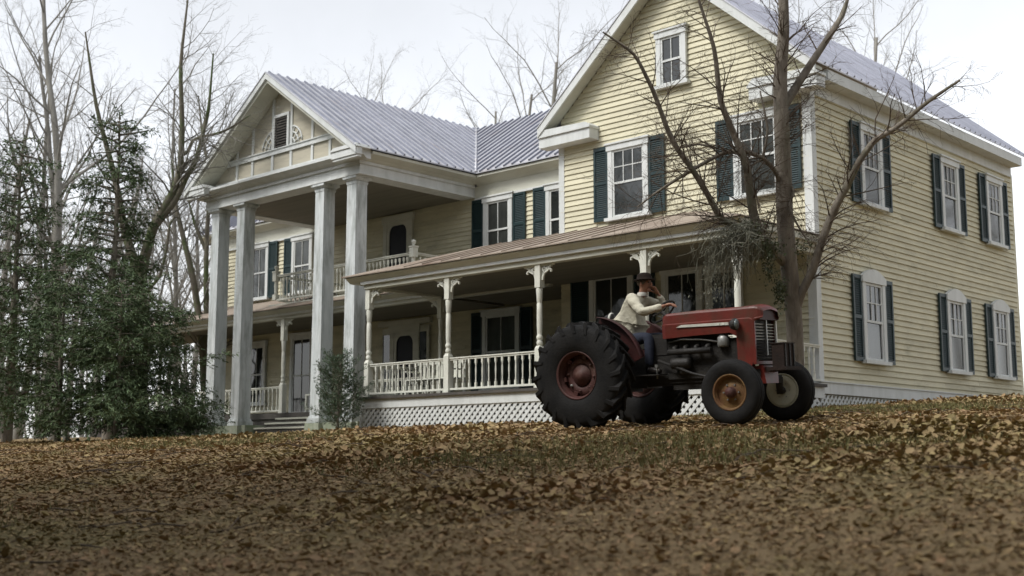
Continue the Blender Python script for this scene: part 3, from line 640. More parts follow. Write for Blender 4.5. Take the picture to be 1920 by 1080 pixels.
# main wall upper floor
local_window(1.07, 1.70, 2, 1, 2, (-22.42, Ym, 5.30), 0, shutters='lr', shh=0.44)
local_window(1.07, 1.70, 2, 1, 2, (-20.15, Ym, 5.30), 0, shutters='l', shh=0.44)
local_window(1.02, 1.78, 2, 1, 2, (-33.3, Ym, 5.22), 0, shutters='lr', shh=0.46)
local_window(1.05, 1.78, 2, 1, 2, (-31.0, Ym, 5.22), 0, shutters='l', shh=0.42)
# ground floor under the porches
local_window(1.35, 2.05, 2, 1, 2, (-22.3, Ym, 1.85), 0, shutters='lr', shh=0.42)
local_window(1.0, 1.95, 2, 1, 2, (-33.3, Ym, 1.80), 0)
local_window(1.15, 2.45, 2, 1, 2, (-30.9, Ym, 1.42), 0)
local_window(1.25, 2.55, 2, 1, 2, (-17.02, Yb, 1.62), 0, shutters='lr', shh=0.55)
local_window(1.05, 2.45, 2, 1, 2, (-15.1, Yb, 1.62), 0)
local_window(0.9, 2.30, 2, 1, 2, (-14.05, Yb, 1.7), 0)
def screen_door(x, y, z0, w, h, side=False):
    y -= 0.03
    b = MB(); b.box(x-w/2, x-w/2+0.16, y-0.09, y-0.02, z0, z0+h).box(x+w/2-0.16, x+w/2, y-0.09, y-0.02, z0, z0+h).box(x-w/2-0.05, x+w/2+0.05, y-0.11, y-0.02, z0+h-0.15, z0+h+0.05)
    d = hp('door', b, M['trim'])
    iw = w-0.32; x0, x1 = x-iw/2, x+iw/2; zt = z0+h-0.15
    if side:
        for sg in (-1,1):
            xs_ = x+sg*(w/2+0.17); hp('sidelight', MB().box(xs_-0.15, xs_+0.15, y-0.06, y-0.03, z0+0.7, z0+h-0.18), M['pane'], d)
            hp('sidelight_frame', MB().box(xs_-0.17, xs_-0.151, y-0.08, y-0.02, z0, z0+h).box(xs_+0.151, xs_+0.25, y-0.08, y-0.02, z0, z0+h).box(xs_-0.15, xs_+0.15, y-0.075, y-0.02, z0+h-0.18, z0+h).box(xs_-0.15, xs_+0.15, y-0.075, y-0.02, z0, z0+0.7), M['trim'], d)
        hp('door_head', MB().box(x-w/2-0.5, x+w/2+0.5, y-0.13, y-0.02, z0+h+0.051, z0+h+0.2), M['trim'], d)
    # frame of the screen leaf with scalloped corners
    hp('screen', MB().box(x0, x1, y-0.045, y-0.035, z0, zt), M['screen'], d)
    f = MB(); f.box(x0, x0+0.09, y-0.075, y-0.046, z0, zt).box(x1-0.09, x1, y-0.075, y-0.046, z0, zt).box(x0+0.09, x1-0.09, y-0.075, y-0.046, zt-0.10, zt).box(x0+0.09, x1-0.09, y-0.075, y-0.046, z0, z0+0.45)
    for sg, xx in ((1, x0+0.09), (-1, x1-0.09)):
        f.prism([(xx, zt-0.10), (xx, zt-0.36)] + [(xx+sg*0.20*(1-math.cos(t)), zt-0.36+0.26*math.sin(t)) for t in np.linspace(0.1,1.5,6)] , 'y', y-0.073, y-0.047)
    hp('screen_frame', f, M['trim'], d)
    hp('knob', MB().lathe([(0.0,-0.13),(0.03,-0.12),(0.03,-0.10),(0.012,-0.09),(0.012,-0.076)], c=(x0+0.05, y, z0+1.05), n=8, axis='y'), M['lantern'], d)
screen_door(-26.45, Ym, 4.45, 1.26, 2.55)
screen_door(-26.1, Ym, FQ, 1.22, 2.45, True)

# lantern hanging from the portico ceiling
lan = empty('porch_lantern', (-25.9, 21.0, 6.6)); tag(lan, 'small dark lantern hanging on a rod from the portico ceiling', 'lamp')
b = MB().lathe([(0.02,0.47),(0.13,0.47),(0.02,0.30),(0.0,0.29)], n=10); b.build('canopy', M['lantern'], lan)
MB().tube([(0,0,0.06),(0,0,0.32)], 0.010, 5).build('rod', M['lantern'], lan)
MB().lathe([(0.0,0.08),(0.10,0.02),(0.09,-0.02),(0.075,-0.17),(0.03,-0.21),(0.0,-0.22)], n=8, smooth=False).build('glass_body', M['lantern'], lan)

# porch furniture
bench = empty('porch_bench', (-20.9, 19.3, FZ)); tag(bench, 'white slatted bench behind the porch railing left of the tractor', 'bench')
bb = MB()
for i in range(5): MB().box(-0.8, 0.8, 0.0+i*0.09, 0.075+i*0.09, 0.40, 0.425).build('seat_slat', M['rail'], bench)
for i in range(11): MB().box(-0.78+i*0.15, -0.70+i*0.15, 0.44, 0.46, 0.44, 0.78).build('back_slat', M['rail'], bench)
MB().box(-0.82, 0.82, 0.43, 0.47, 0.78, 0.84).build('back_rail', M['rail'], bench)
for x in (-0.77, 0.77):
    for y in (0.03, 0.43): MB().box(x-0.03, x+0.03, y-0.03, y+0.03, 0.0, 0.40).build('leg', M['rail'], bench)
    MB().box(x-0.035, x+0.035, 0.0, 0.43, 0.60, 0.63).build('armrest', M['rail'], bench)
tb = empty('side_table', (-28.0, 21.6, FQ)); tag(tb, 'small white open-frame table on the main porch beside the steps', 'table')
MB().box(-0.26,0.26,-0.22,0.22,0.50,0.55).build('table_top', M['rail'], tb)
for x in (-0.23, 0.23):
    for y in (-0.19, 0.19): MB().box(x-0.03,x+0.03,y-0.03,y+0.03,0,0.50).build('leg', M['rail'], tb)
MB().box(-0.20,0.20,-0.21,-0.17,0.10,0.14).build('stretcher', M['rail'], tb)

# ------------------------------------------------------------------ tractor
TO = Vector((-10.472, 13.191, 0.448)); TROT = (R(3.5), 0, R(5.0))
tr = empty('tractor', TO, TROT); tag(tr, 'old red farm tractor with big black lugged rear tyres in front of the porch', 'tractor')
def tp(name, mb, m, parent=None): return mb.build(name, m, parent or tr)
# wheels: axis along y
def rear_wheel(yc, sgn, rimm):
    R0, W0 = 0.70, 0.36
    rim = MB()
    rim.lathe([(0.295,-0.15),(0.315,-0.17),(0.32,-0.145),(0.275,-0.10),(0.27,0.10),(0.32,0.145),(0.315,0.17),(0.295,0.15)], n=36, axis='y', cap=False)
    dish = 0.0
    rim.lathe([(0.275, -0.012), (0.25, -0.03), (0.17, -0.045), (0.155, -0.02), (0.0, -0.02)], n=28, axis='y', cap=False)
    rim.lathe([(0.0, 0.02), (0.155, 0.02), (0.17, 0.045), (0.25, 0.03), (0.275, 0.012)], n=28, axis='y', cap=False)
    w = link('rear_wheel', rim.mesh('rear_wheel'), rimm, tr, (0, yc, R0))
    t = MB()
    t.lathe([(0.305,-0.15),(0.34,-0.172),(0.42,-0.195),(0.52,-0.198),(0.60,-0.185),(0.645,-0.17),(0.66,-0.13),(0.665,0.0),(0.66,0.13),(0.645,0.17),(0.60,0.185),(0.52,0.198),(0.42,0.195),(0.34,0.172),(0.305,0.15)], n=48, axis='y', cap=False)
    n = 20
    for side in (-1, 1):
        for i in range(n):
            a0 = 2*math.pi*(i + (0.5 if side > 0 else 0))/n
            pts = []
            for k in range(5):
                f = k/4.0; y = side*(0.005 + 0.178*f); a = a0 - 0.30*f**0.9; rr = 0.662 if f < 0.75 else 0.652
                pts.append((y, a, rr))
            hw = 0.030; vs = []; 
            for (y, a, rr) in pts:
                for (da, dr) in ((-hw,-0.012),(-hw*0.75,0.048),(hw*0.75,0.048),(hw,-0.012)):
                    aa = a + da/0.68; r_ = rr + dr; vs.append((r_*math.cos(aa), y, r_*math.sin(aa)))
            fs = []
            for k in range(4):
                for q in range(3): fs.append((k*4+q, k*4+q+1, (k+1)*4+q+1, (k+1)*4+q))
            fs.append((0,1,2,3)); fs.append((19,18,17,16))
            # shoulder drop
            y, a, rr = pts[-1]; b0 = len(vs)
            for (da, dr) in ((-hw,-0.10),(-hw*0.75,-0.10),(hw*0.75,-0.10),(hw,-0.10)):
                aa = a - 0.06 + da/0.68; r_ = rr + dr; vs.append((r_*math.cos(aa), side*0.203, r_*math.sin(aa)))
            for q in range(3): fs.append((16+q, 16+q+1, b0+q+1, b0+q))
            t.add(vs, fs)
    link('tyre', t.mesh('tyre'), M['tyre'], w)
    hb = MB(); o_ = -0.03 if sgn < 0 else 0.03
    hb.lathe([(0.14,0.0),(0.135,0.02),(0.08,0.03),(0.065,0.06),(0.0,0.062)] if sgn > 0 else [(0.0,-0.062),(0.065,-0.06),(0.08,-0.03),(0.135,-0.02),(0.14,0.0)], c=(0,dish+o_,0), n=16, axis='y')
    link('hub', hb.mesh('hub'), rimm, w)
    for k in range(8):
        a = 2*math.pi*k/8+0.2; y0 = dish+o_
        link('wheel_bolt', MB().lathe([(0.018,0.0),(0.018,0.022*sgn),(0.0,0.024*sgn)] if sgn > 0 else [(0.0,-0.024),(0.018,-0.022),(0.018,0.0)], c=(0.205*math.cos(a), y0*1.3, 0.205*math.sin(a)), n=6, axis='y').mesh('wheel_bolt'), M['steel'] if k in (5,) else rimm, w)
    for k in range(6):
        a = 2*math.pi*k/6+0.5
        link('rim_clamp', MB().box(-0.04,0.04,-0.02,0.02,-0.03,0.03).mesh('rim_clamp'), rimm, w, (0.265*math.cos(a), 0.06*sgn, 0.265*math.sin(a)), (0, -a, 0))
    return w
w1 = rear_wheel(-0.76, -1, M['rimred']); w2 = rear_wheel(0.76, 1, M['rimred'])
w1.rotation_euler = (0, 0.3, 0); w2.rotation_euler = (0, 0.8, 0)
def front_wheel(yc, sgn, rimm, steer):
    R0 = 0.405
    rim = MB(); rim.lathe([(0.205,-0.075),(0.222,-0.085),(0.225,-0.07),(0.19,-0.05),(0.19,0.05),(0.225,0.07),(0.222,0.085),(0.205,0.075)], n=30, axis='y', cap=False)
    d = 0.02*sgn if sgn < 0 else -0.055
    rim.lathe([(0.0,d-0.012),(0.09,d-0.012),(0.12,d-0.02*sgn-0.012),(0.195,d-0.02*sgn-0.012)], n=24, axis='y', cap=False)
    rim.lathe([(0.195,d-0.02*sgn+0.012),(0.12,d-0.02*sgn+0.012),(0.09,d+0.012),(0.0,d+0.012)], n=24, axis='y', cap=False)
    w = link('front_wheel', rim.mesh('front_wheel'), rimm, tr, (2.14, yc, R0), (0,0,steer))
    t = MB(); t.lathe([(0.215,-0.075),(0.25,-0.095),(0.31,-0.105),(0.36,-0.098),(0.382,-0.08),(0.392,-0.05),(0.388,-0.036),(0.403,-0.03),(0.403,-0.012),(0.39,-0.008),(0.39,0.008),(0.403,0.012),(0.403,0.03),(0.388,0.036),(0.392,0.05),(0.382,0.08),(0.36,0.098),(0.31,0.105),(0.25,0.095),(0.215,0.075)], n=44, axis='y', cap=False)
    link('tyre', t.mesh('tyre'), M['tyre'], w)
    h = MB().lathe([(0.07,0.0),(0.065,0.06),(0.045,0.085),(0.0,0.09)] if sgn > 0 else [(0.0,-0.09),(0.045,-0.085),(0.065,-0.06),(0.07,0.0)], c=(0,d,0), n=14, axis='y')
    link('hub', h.mesh('hub'), M['iron'] if sgn > 0 else M['rimred'], w)
    for k in range(6):
        a = 2*math.pi*k/6; link('wheel_bolt', MB().lathe([(0.012,-0.02),(0.012,0.02)], c=(0.10*math.cos(a), d, 0.10*math.sin(a)), n=6, axis='y').mesh('wheel_bolt'), M['steel'], w)
    return w
front_wheel(-0.69, -1, M['rimrust'], R(2)); front_wheel(0.74, 1, M['rimcream'], R(2))
# drive train
tp('rear_axle', MB().tube([(0,-0.60,0.70),(0,-0.25,0.70),(0,0.25,0.70),(0,0.60,0.70)], [0.085,0.12,0.12,0.085], 12), M['iron'])
tp('gearbox', MB().taper(0.05,0,0.46,0.95,0.26,0.24,0.20,0.17).box(0.22,0.95,-0.16,0.16,0.52,0.92).box(0.35,0.62,-0.19,0.19,0.50,0.78), M['iron'])
eng = tp('engine_block', MB().box(0.95,1.72,-0.17,0.17,0.55,1.10).box(0.98,1.68,-0.14,0.14,1.10,1.17).box(1.0,1.6,-0.15,0.15,0.46,0.549), M['iron'])
for k in range(4): tp('manifold_branch', MB().tube([(1.10+k*0.16,-0.17,1.02),(1.10+k*0.16,-0.25,1.0),(1.12+k*0.15,-0.27,0.95)], 0.03, 8), M['iron'], eng)
tp('manifold', MB().tube([(1.02,-0.27,0.95),(1.65,-0.27,0.95)], 0.04, 10), M['iron'], eng)
tp('oil_filter', MB().lathe([(0.0,0.66),(0.05,0.66),(0.055,0.70),(0.055,0.84),(0.0,0.86)], c=(1.22,-0.25,0), n=12), M['iron'], eng)
tp('dynamo', MB().lathe([(0.0,1.05),(0.07,1.06),(0.075,1.1),(0.075,1.30),(0.06,1.33),(0.0,1.335)], c=(0,-0.25,0.80), n=14, axis='x'), M['iron'], eng)
tp('fan_pulley', MB().lathe([(0.0,1.74),(0.09,1.74),(0.07,1.755),(0.09,1.77),(0.0,1.77)], c=(0,0,0.98), n=14, axis='x'), M['iron'], eng)
tp('air_cleaner', MB().lathe([(0.0,0.98),(0.07,0.98),(0.08,1.0),(0.08,1.1),(0.05,1.13),(0.0,1.135)], c=(1.80,-0.21,0), n=12), M['steel'], eng)
tp('fuel_pipe', MB().tube([(0.98,-0.19,1.08),(1.2,-0.24,1.11),(1.5,-0.22,1.09),(1.78,-0.2,1.04)], 0.012, 6), M['steel'], eng)
tp('battery_box', MB().box(1.721,2.019,-0.19,0.19,0.70,1.09), M['iron'], eng)
tp('tool_box', MB().box(0.60,0.94,-0.17,0.17,0.925,1.20), M['iron'], eng)
tp('side_rail', MB().box(0.95,2.28,-0.20,-0.165,0.60,0.68).box(0.95,2.28,0.165,0.20,0.60,0.68), M['iron'])
# hood
def loft(sections, n=None):
    b = MB(); m = len(sections[0]); vs = [p for s_ in sections for p in s_]; fs = []
    for i in range(len(sections)-1):
        for k in range(m-1): fs.append((i*m+k, (i+1)*m+k, (i+1)*m+k+1, i*m+k+1))
    b.add(vs, fs, False); return b
def hood_sec(x, w, z0, z1, zt, crown=0.04):
    # lower lip, side crease, upper side, rounded shoulder, crown and mirrored
    return [(x,-w,z0),(x,-w-0.008,z1-0.01),(x,-w+0.012,z1+0.004),(x,-w+0.016,zt-0.03),(x,-w+0.026,zt-0.008),(x,-w+0.05,zt),(x,-w*0.3,zt+crown*0.45),(x,0,zt+crown*0.5),
            (x,w*0.3,zt+crown*0.45),(x,w-0.05,zt),(x,w-0.026,zt-0.008),(x,w-0.016,zt-0.03),(x,w-0.012,z1+0.004),(x,w+0.008,z1-0.01),(x,w,z0)]
secs = [hood_sec(0.93,0.245,1.13,1.315,1.42,0.015), hood_sec(0.99,0.265,1.13,1.315,1.455,0.02), hood_sec(1.4,0.272,1.145,1.318,1.462), hood_sec(1.93,0.276,1.15,1.32,1.462), hood_sec(2.02,0.278,1.10,1.32,1.462)]
hood = tp('hood', loft(secs), M['red'])
bk = MB(); sec = hood_sec(0.935,0.243,1.13,1.315,1.418,0.015); bk.add(sec, [tuple(range(len(sec)))]); tp('dash_panel', bk, M['red'], hood)
tp('name_strip', MB().prism([(1.16,1.262),(1.92,1.247),(1.92,1.283),(1.24,1.292)], 'y', -0.292, -0.281), M['silver'], hood)
tp('number_plate_badge', MB().box(1.76,1.80,-0.297,-0.2925,1.252,1.280).box(1.83,1.87,-0.297,-0.2925,1.251,1.279), M['rail'], hood)
# nose: side cheeks, front grille
nose = tp('nose', loft([hood_sec(2.021,0.278,0.72,1.32,1.462), hood_sec(2.2,0.282,0.70,1.32,1.465,0.05), hood_sec(2.25,0.280,0.80,1.30,1.465,0.055), hood_sec(2.27,0.276,1.27,1.315,1.465,0.055), hood_sec(2.31,0.268,1.29,1.32,1.455,0.055), hood_sec(2.345,0.25,1.30,1.325,1.435,0.05), hood_sec(2.365,0.22,1.315,1.335,1.40,0.04)]), M['red'])
tp('nose_lining', MB().box(2.03,2.33,-0.235,0.235,1.291,1.42), M['darkred'], nose)
cut = MB().box(2.03,2.235,-0.262,0.262,0.80,1.29); tp('radiator', cut, M['iron'], nose)
tp('grille_frame', MB().box(2.236,2.275,-0.282,-0.255,0.74,1.305).box(2.236,2.275,0.255,0.282,0.74,1.305).box(2.236,2.275,-0.2545,0.2545,0.74,0.78), M['red'], nose)
tp('grille_bar', MB().box(2.276,2.30,-0.012,0.012,0.85,1.31), M['steel'], nose)
tp('grille_bar', MB().box(2.276,2.30,0.258,0.282,1.0,1.315), M['silver'], nose)
for i in range(12):
    z = 0.82+i*0.038
    tp('grille_slat', MB().prism([(2.24,z),(2.272,z-0.006),(2.274,z+0.006),(2.242,z+0.016)], 'y', -0.254, 0.254), M['steel'] if i > 5 else M['iron'], nose)
for sg in (-1, 1):
    hl = tp('headlight', MB().lathe([(0.0,1.985),(0.05,1.995),(0.072,2.03),(0.078,2.065),(0.070,2.075)], c=(0,sg*0.365,1.245), n=18, axis='x'), M['iron'])
    tp('headlight_lens', MB().lathe([(0.071,2.073),(0.05,2.09),(0.0,2.098)], c=(0,sg*0.365,1.245), n=18, axis='x'), M['lamp'], hl)
    tp('headlight_bracket', MB().box(2.0,2.04,min(sg*0.275,sg*0.30),max(sg*0.275,sg*0.30),1.22,1.26), M['iron'], hl)
# front end: bolster, box, axle
tp('front_bolster', MB().taper(2.20,0,0.50,0.72,0.14,0.12,0.17,0.20), M['red'])
tp('front_axle', MB().box(2.08,2.20,-0.56,0.58,0.50,0.58).tube([(2.14,-0.56,0.60),(2.14,-0.58,0.36)], 0.035, 8).tube([(2.14,0.58,0.60),(2.14,0.60,0.36)], 0.045, 8).tube([(2.14,-0.58,0.405),(2.14,-0.66,0.405)], 0.04, 8).tube([(2.14,0.60,0.405),(2.14,0.70,0.405)], 0.05, 8), M['iron'])
fbx = tp('front_carrier', MB().box(2.42,2.58,-0.14,0.15,0.70,0.98).box(2.41,2.59,-0.15,0.16,0.981,0.995).box(2.22,2.42,-0.15,-0.10,0.64,0.70).box(2.22,2.42,0.10,0.15,0.64,0.70).box(2.38,2.62,-0.20,0.26,0.655,0.699), M['darkrust'])
for y in (-0.12, 0.0, 0.11): tp('carrier_bar', MB().box(2.581,2.596,y,y+0.02,0.702,0.979), M['iron'], fbx)
tp('drag_link', MB().tube([(0.85,-0.25,0.85),(1.4,-0.33,0.66),(2.08,-0.52,0.52)], 0.018, 8), M['iron'])
tp('footplate', MB().box(0.50,0.95,-0.42,-0.19,0.66,0.675).box(0.50,0.95,0.19,0.42,0.66,0.675), M['iron'])
tp('pedal', MB().box(0.86,0.90,-0.36,-0.28,0.76,0.80).tube([(0.87,-0.32,0.77),(0.82,-0.25,0.62)], 0.012, 6), M['steel'])
# fenders (shells over the inner top of the rear tyres)
for sg in (-1, 1):
    b = MB(); r0 = 0.765; prof = []
    n = 14; ya, yb_ = sorted((sg*0.42, sg*0.53))
    ang = np.linspace(R(84), R(16), n)
    for dr in (0.0, 0.012): prof.append([[( (r0+dr)*math.cos(t), y, 0.70+(r0+dr)*math.sin(t)) for y in (ya, yb_)] for t in ang])
    vs = []; 
    for L_ in prof:
        for a in L_: vs += a
    fs = []
    for i in range(n-1):
        fs.append((2*i,2*i+1,2*i+3,2*i+2)); o2 = 2*n; fs.append((o2+2*i,o2+2*i+2,o2+2*i+3,o2+2*i+1)); fs.append((2*i,2*i+2,o2+2*i+2,o2+2*i)); fs.append((2*i+1,o2+2*i+1,o2+2*i+3,2*i+3))
    b.add(vs, fs, True)
    yi = sg*0.42
    side = [(r0*math.cos(t), 0.70+r0*math.sin(t)) for t in ang] + [(0.42, 0.78), (-0.2, 0.85)]
    b.prism(side, 'y', yi-0.005, yi+0.005)
    fd = tp('fender', b, M['darkred'])
    if sg > 0:
        tp('work_light', MB().lathe([(0.0,-0.10),(0.05,-0.09),(0.075,-0.02),(0.08,0.03),(0.06,0.05),(0.0,0.055)], c=(-0.30,0.42,1.50), n=14, axis='x'), M['iron'], fd)
        tp('work_light_rim', MB().lathe([(0.07,-0.015),(0.088,0.0),(0.088,0.02),(0.07,0.035)], c=(-0.30,0.42,1.50), n=14, axis='x', cap=False), M['silver'], fd)
# seat
seat = tp('seat', MB().lathe([(0.0,0.98),(0.16,0.98),(0.22,1.01),(0.23,1.05),(0.20,1.06),(0.0,1.03)], c=(0.16,0,0), n=18), M['iron'])
tp('seat_back', MB().prism([(-0.07,1.04),(-0.03,1.03),(-0.08,1.28),(-0.12,1.28)], 'y', -0.2, 0.2), M['iron'], seat)
tp('seat_spring', MB().tube([(0.05,0,0.95),(0.10,0,1.0)], 0.05, 8), M['iron'], seat)
# steering
sc = tp('steering_column', MB().tube([(1.0,0,1.28),(0.80,0,1.50)], 0.028, 8), M['iron'])
b = MB(); dirv = np.array([0.80-1.0,0,1.50-1.28]); dirv /= np.linalg.norm(dirv); e1 = np.array([0,1,0]); e2 = np.cross(dirv, e1)
ctr = np.array([0.795,0,1.505])
pts = [ctr + 0.20*(math.cos(t)*e1 + math.sin(t)*e2) for t in np.linspace(0, 2*math.pi, 25)]
b.tube(pts, 0.015, 7, False)
for t in (0.5, 2.6, 4.7): b.tube([ctr, ctr + 0.20*(math.cos(t)*e1 + math.sin(t)*e2)], 0.010, 6)
tp('steering_wheel', b, M['iron'], sc)
tp('throttle_lever', MB().tube([(0.95,-0.10,1.38),(0.84,-0.20,1.44)], 0.008, 6), M['steel'], sc)

# ------------------------------------------------------------------ the driver (same local frame as the tractor)
def skinned(name, nodes, edges, m, parent, sub=2):
    """nodes: name -> (xyz, r or (rx,ry))"""
    keys = list(nodes); me = bpy.data.meshes.new(name)
    me.from_pydata([nodes[k][0] for k in keys], [(keys.index(a), keys.index(b)) for a, b in edges], []); me.update()
    o = bpy.data.objects.new(name, me); COL.objects.link(o)
    md = o.modifiers.new('skin', 'SKIN'); md.use_smooth_shade = True
    for i, k in enumerate(keys):
        sv = me.skin_vertices[0].data[i]; r = nodes[k][1]; sv.radius = (r, r) if not hasattr(r, '__len__') else r; sv.use_root = (i == 0)
    s = o.modifiers.new('sub', 'SUBSURF'); s.levels = sub; s.render_levels = sub
    dg = bpy.context.evaluated_depsgraph_get(); ev = o.evaluated_get(dg); nm = bpy.data.meshes.new_from_object(ev)
    nm.name = name; nm.polygons.foreach_set('use_smooth', [True]*len(nm.polygons))
    bpy.data.objects.remove(o); bpy.data.meshes.remove(me)
    nm.materials.clear()
    return link(name, nm, m, parent)
per = empty('person', TO, TROT); tag(per, 'person in cream jacket and dark hat driving the tractor, one hand at the mouth', 'person')
J = {
 'pelvis': ((0.22,0,1.16),0.13), 'waist': ((0.29,0,1.36),0.13), 'chest': ((0.40,0,1.58),(0.14,0.16)), 'neckb': ((0.47,0,1.74),0.075), 'neck': ((0.515,0,1.80),0.055),
 'head0': ((0.545,0,1.86),0.085), 'head1': ((0.55,0,1.94),0.090), 'headt': ((0.54,0,1.985),0.06),
 'shR': ((0.44,-0.17,1.70),0.075), 'elR': ((0.66,-0.27,1.49),0.05), 'wrR': ((0.97,-0.19,1.575),0.032),
 'shL': ((0.46,0.17,1.70),0.075), 'elL': ((0.70,0.22,1.60),0.05), 'wrL': ((0.70,0.08,1.76),0.032),
 'hipR': ((0.25,-0.10,1.14),0.095), 'knR': ((0.70,-0.20,1.18),0.068), 'anR': ((0.70,-0.24,0.80),0.042),
 'hipL': ((0.25,0.10,1.14),0.095), 'knL': ((0.70,0.22,1.18),0.068), 'anL': ((0.74,0.26,0.80),0.042)}
EB = [('pelvis','waist'),('waist','chest'),('chest','neckb'),('neckb','neck'),('neck','head0'),('head0','head1'),('head1','headt'),('chest','shR'),('shR','elR'),('elR','wrR'),('chest','shL'),('shL','elL'),('elL','wrL'),
      ('pelvis','hipR'),('hipR','knR'),('knR','anR'),('pelvis','hipL'),('hipL','knL'),('knL','anL')]
body = skinned('body', {k: (v[0], tuple(np.array(v[1])*0.7) if hasattr(v[1],'__len__') else v[1]*(0.70 if k not in ('head0','head1','headt','neck') else 1)) for k, v in J.items()}, EB, M['skin'], per)
# face: nose, brow, chin, ears on the head (facing +x)
fb = MB()
fb.lathe([(0.0,-0.03),(0.017,-0.02),(0.016,0.0),(0.010,0.018),(0.0,0.03)], c=(0.642,0,1.895), n=8)
fb.lathe([(0.0,-0.028),(0.028,-0.02),(0.034,0.0),(0.02,0.02),(0.0,0.026)], c=(0.602,0,1.815), n=10)
for sy in (-1, 1): fb.lathe([(0.0,-0.032),(0.014,-0.02),(0.016,0.01),(0.010,0.028),(0.0,0.034)], c=(0.54,sy*0.092,1.895), n=8)
fb.build('face_features', M['skin'], per)
for sy in (-1, 1): MB().lathe([(0.0,-0.010),(0.012,-0.005),(0.012,0.005),(0.0,0.010)], c=(0.624,sy*0.034,1.915), n=8).build('eye', M['hair'], per)
MB().box(0.618,0.632,-0.025,0.025,1.846,1.853).build('mouth', M['hair'], per)
hr = MB(); hr.lathe([(0.088,1.89),(0.096,1.93),(0.094,1.96),(0.0,1.965)], c=(0.527,0,0), n=16); hr.build('hair', M['hair'], per)
skinned('jacket', {
 'waist': ((0.26,0,1.22),(0.18,0.195)), 'mid': ((0.30,0,1.38),(0.17,0.185)), 'chest': ((0.40,0,1.58),(0.16,0.175)), 'neckb': ((0.455,0,1.725),0.085),
 'hem': ((0.26,0,1.10),(0.175,0.195)),
 'shR': ((0.44,-0.17,1.70),0.085), 'uaR': ((0.55,-0.23,1.59),0.072), 'elR': ((0.66,-0.275,1.495),0.064), 'faR': ((0.80,-0.24,1.53),0.054), 'wrR': ((0.93,-0.20,1.568),0.042),
 'shL': ((0.46,0.17,1.70),0.085), 'uaL': ((0.58,0.20,1.64),0.070), 'elL': ((0.70,0.225,1.595),0.060), 'faL': ((0.705,0.15,1.68),0.050), 'wrL': ((0.70,0.095,1.742),0.042)},
 [('waist','mid'),('waist','hem'),('mid','chest'),('chest','neckb'),('chest','shR'),('shR','uaR'),('uaR','elR'),('elR','faR'),('faR','wrR'),('chest','shL'),('shL','uaL'),('uaL','elL'),('elL','faL'),('faL','wrL')], M['jacket'], per)
jk = [c_ for c_ in per.children if c_.name.startswith('jacket')][0].data
from mathutils import noise as mnoise
for v in jk.vertices:
    p = v.co; v.co = p + v.normal*(0.016*mnoise.noise(Vector((p.x*9+3, p.y*7, p.z*14))) + 0.007*mnoise.noise(Vector((p.x*22, p.y*22, p.z*26))))
jk.update()
MB().prism([(0.16,1.12),(0.36,1.12),(0.42,1.0),(0.36,0.985),(0.12,1.04)], 'y', -0.215, -0.185).build('jacket_tail', M['jacket'], per)
MB().lathe([(0.068,1.735),(0.075,1.76),(0.068,1.79)], c=(0.50,0,0), n=14, cap=False).build('collar', M['shirt'], per)
skinned('trousers', {'pelvis': ((0.22,0,1.13),(0.13,0.15)), 'hipR': ((0.28,-0.10,1.13),0.10), 'thR': ((0.48,-0.15,1.16),0.092), 'knR': ((0.69,-0.20,1.175),0.078), 'caR': ((0.70,-0.22,1.0),0.066), 'anR': ((0.70,-0.24,0.775),0.058),
 'hipL': ((0.28,0.10,1.13),0.10), 'thL': ((0.48,0.16,1.16),0.092), 'knL': ((0.69,0.22,1.175),0.078), 'caL': ((0.72,0.24,1.0),0.066), 'anL': ((0.74,0.26,0.775),0.058)},
 [('pelvis','hipR'),('hipR','thR'),('thR','knR'),('knR','caR'),('caR','anR'),('pelvis','hipL'),('hipL','thL'),('thL','knL'),('knL','caL'),('caL','anL')], M['trouser'], per)
for sy, x in ((-0.24, 0.70), (0.26, 0.74)):
    skinned('shoe', {'a': ((x-0.02,sy,0.74),0.05), 'b': ((x+0.08,sy,0.725),0.045), 'c': ((x+0.19,sy,0.71),0.035)}, [('a','b'),('b','c')], M['shoe'], per)
hat = MB(); hat.lathe([(0.0,2.035),(0.05,2.052),(0.085,2.038),(0.100,2.005),(0.106,1.965),(0.135,1.955),(0.152,1.962),(0.154,1.953),(0.135,1.945),(0.10,1.95)], c=(0.54,0,0), n=22); hat.build('hat', M['hat'], per)
def hand(name, wrist, palm_dir, side, curl_dir, lengths=(0.085,0.095,0.09,0.075)):
    w = np.array(wrist); d = np.array(palm_dir, float); d /= np.linalg.norm(d); s = np.array(side, float); s /= np.linalg.norm(s); c = np.array(curl_dir, float); c /= np.linalg.norm(c)
    nodes = {'w': (tuple(w), 0.024), 'p': (tuple(w+d*0.05), (0.034,0.022)), 'q': (tuple(w+d*0.085), (0.034,0.018))}; ed = [('w','p'),('p','q')]
    for i, L_ in enumerate(lengths):
        off = s*(0.030-0.020*i); k0, k1, k2 = f'f{i}a', f'f{i}b', f'f{i}c'
        base = w+d*0.088+off; m1 = base+d*L_*0.42+c*L_*0.18; m2 = m1+d*L_*0.15+c*L_*0.45
        nodes[k0] = (tuple(base), 0.010); nodes[k1] = (tuple(m1), 0.009); nodes[k2] = (tuple(m2), 0.008); ed += [('q',k0),(k0,k1),(k1,k2)]
    t0 = w+d*0.035+s*0.035; t1 = t0+d*0.03+s*0.02+c*0.015; t2 = t1+d*0.028+c*0.02
    nodes['t0'] = (tuple(t0),0.012); nodes['t1'] = (tuple(t1),0.011); nodes['t2'] = (tuple(t2),0.009); ed += [('p','t0'),('t0','t1'),('t1','t2')]
    return skinned(name, nodes, ed, M['skin'], per, 1)
hand('right_hand', (0.955,-0.195,1.574), (1,0.15,0.12), (0,1,0), (0.3,0,-1))
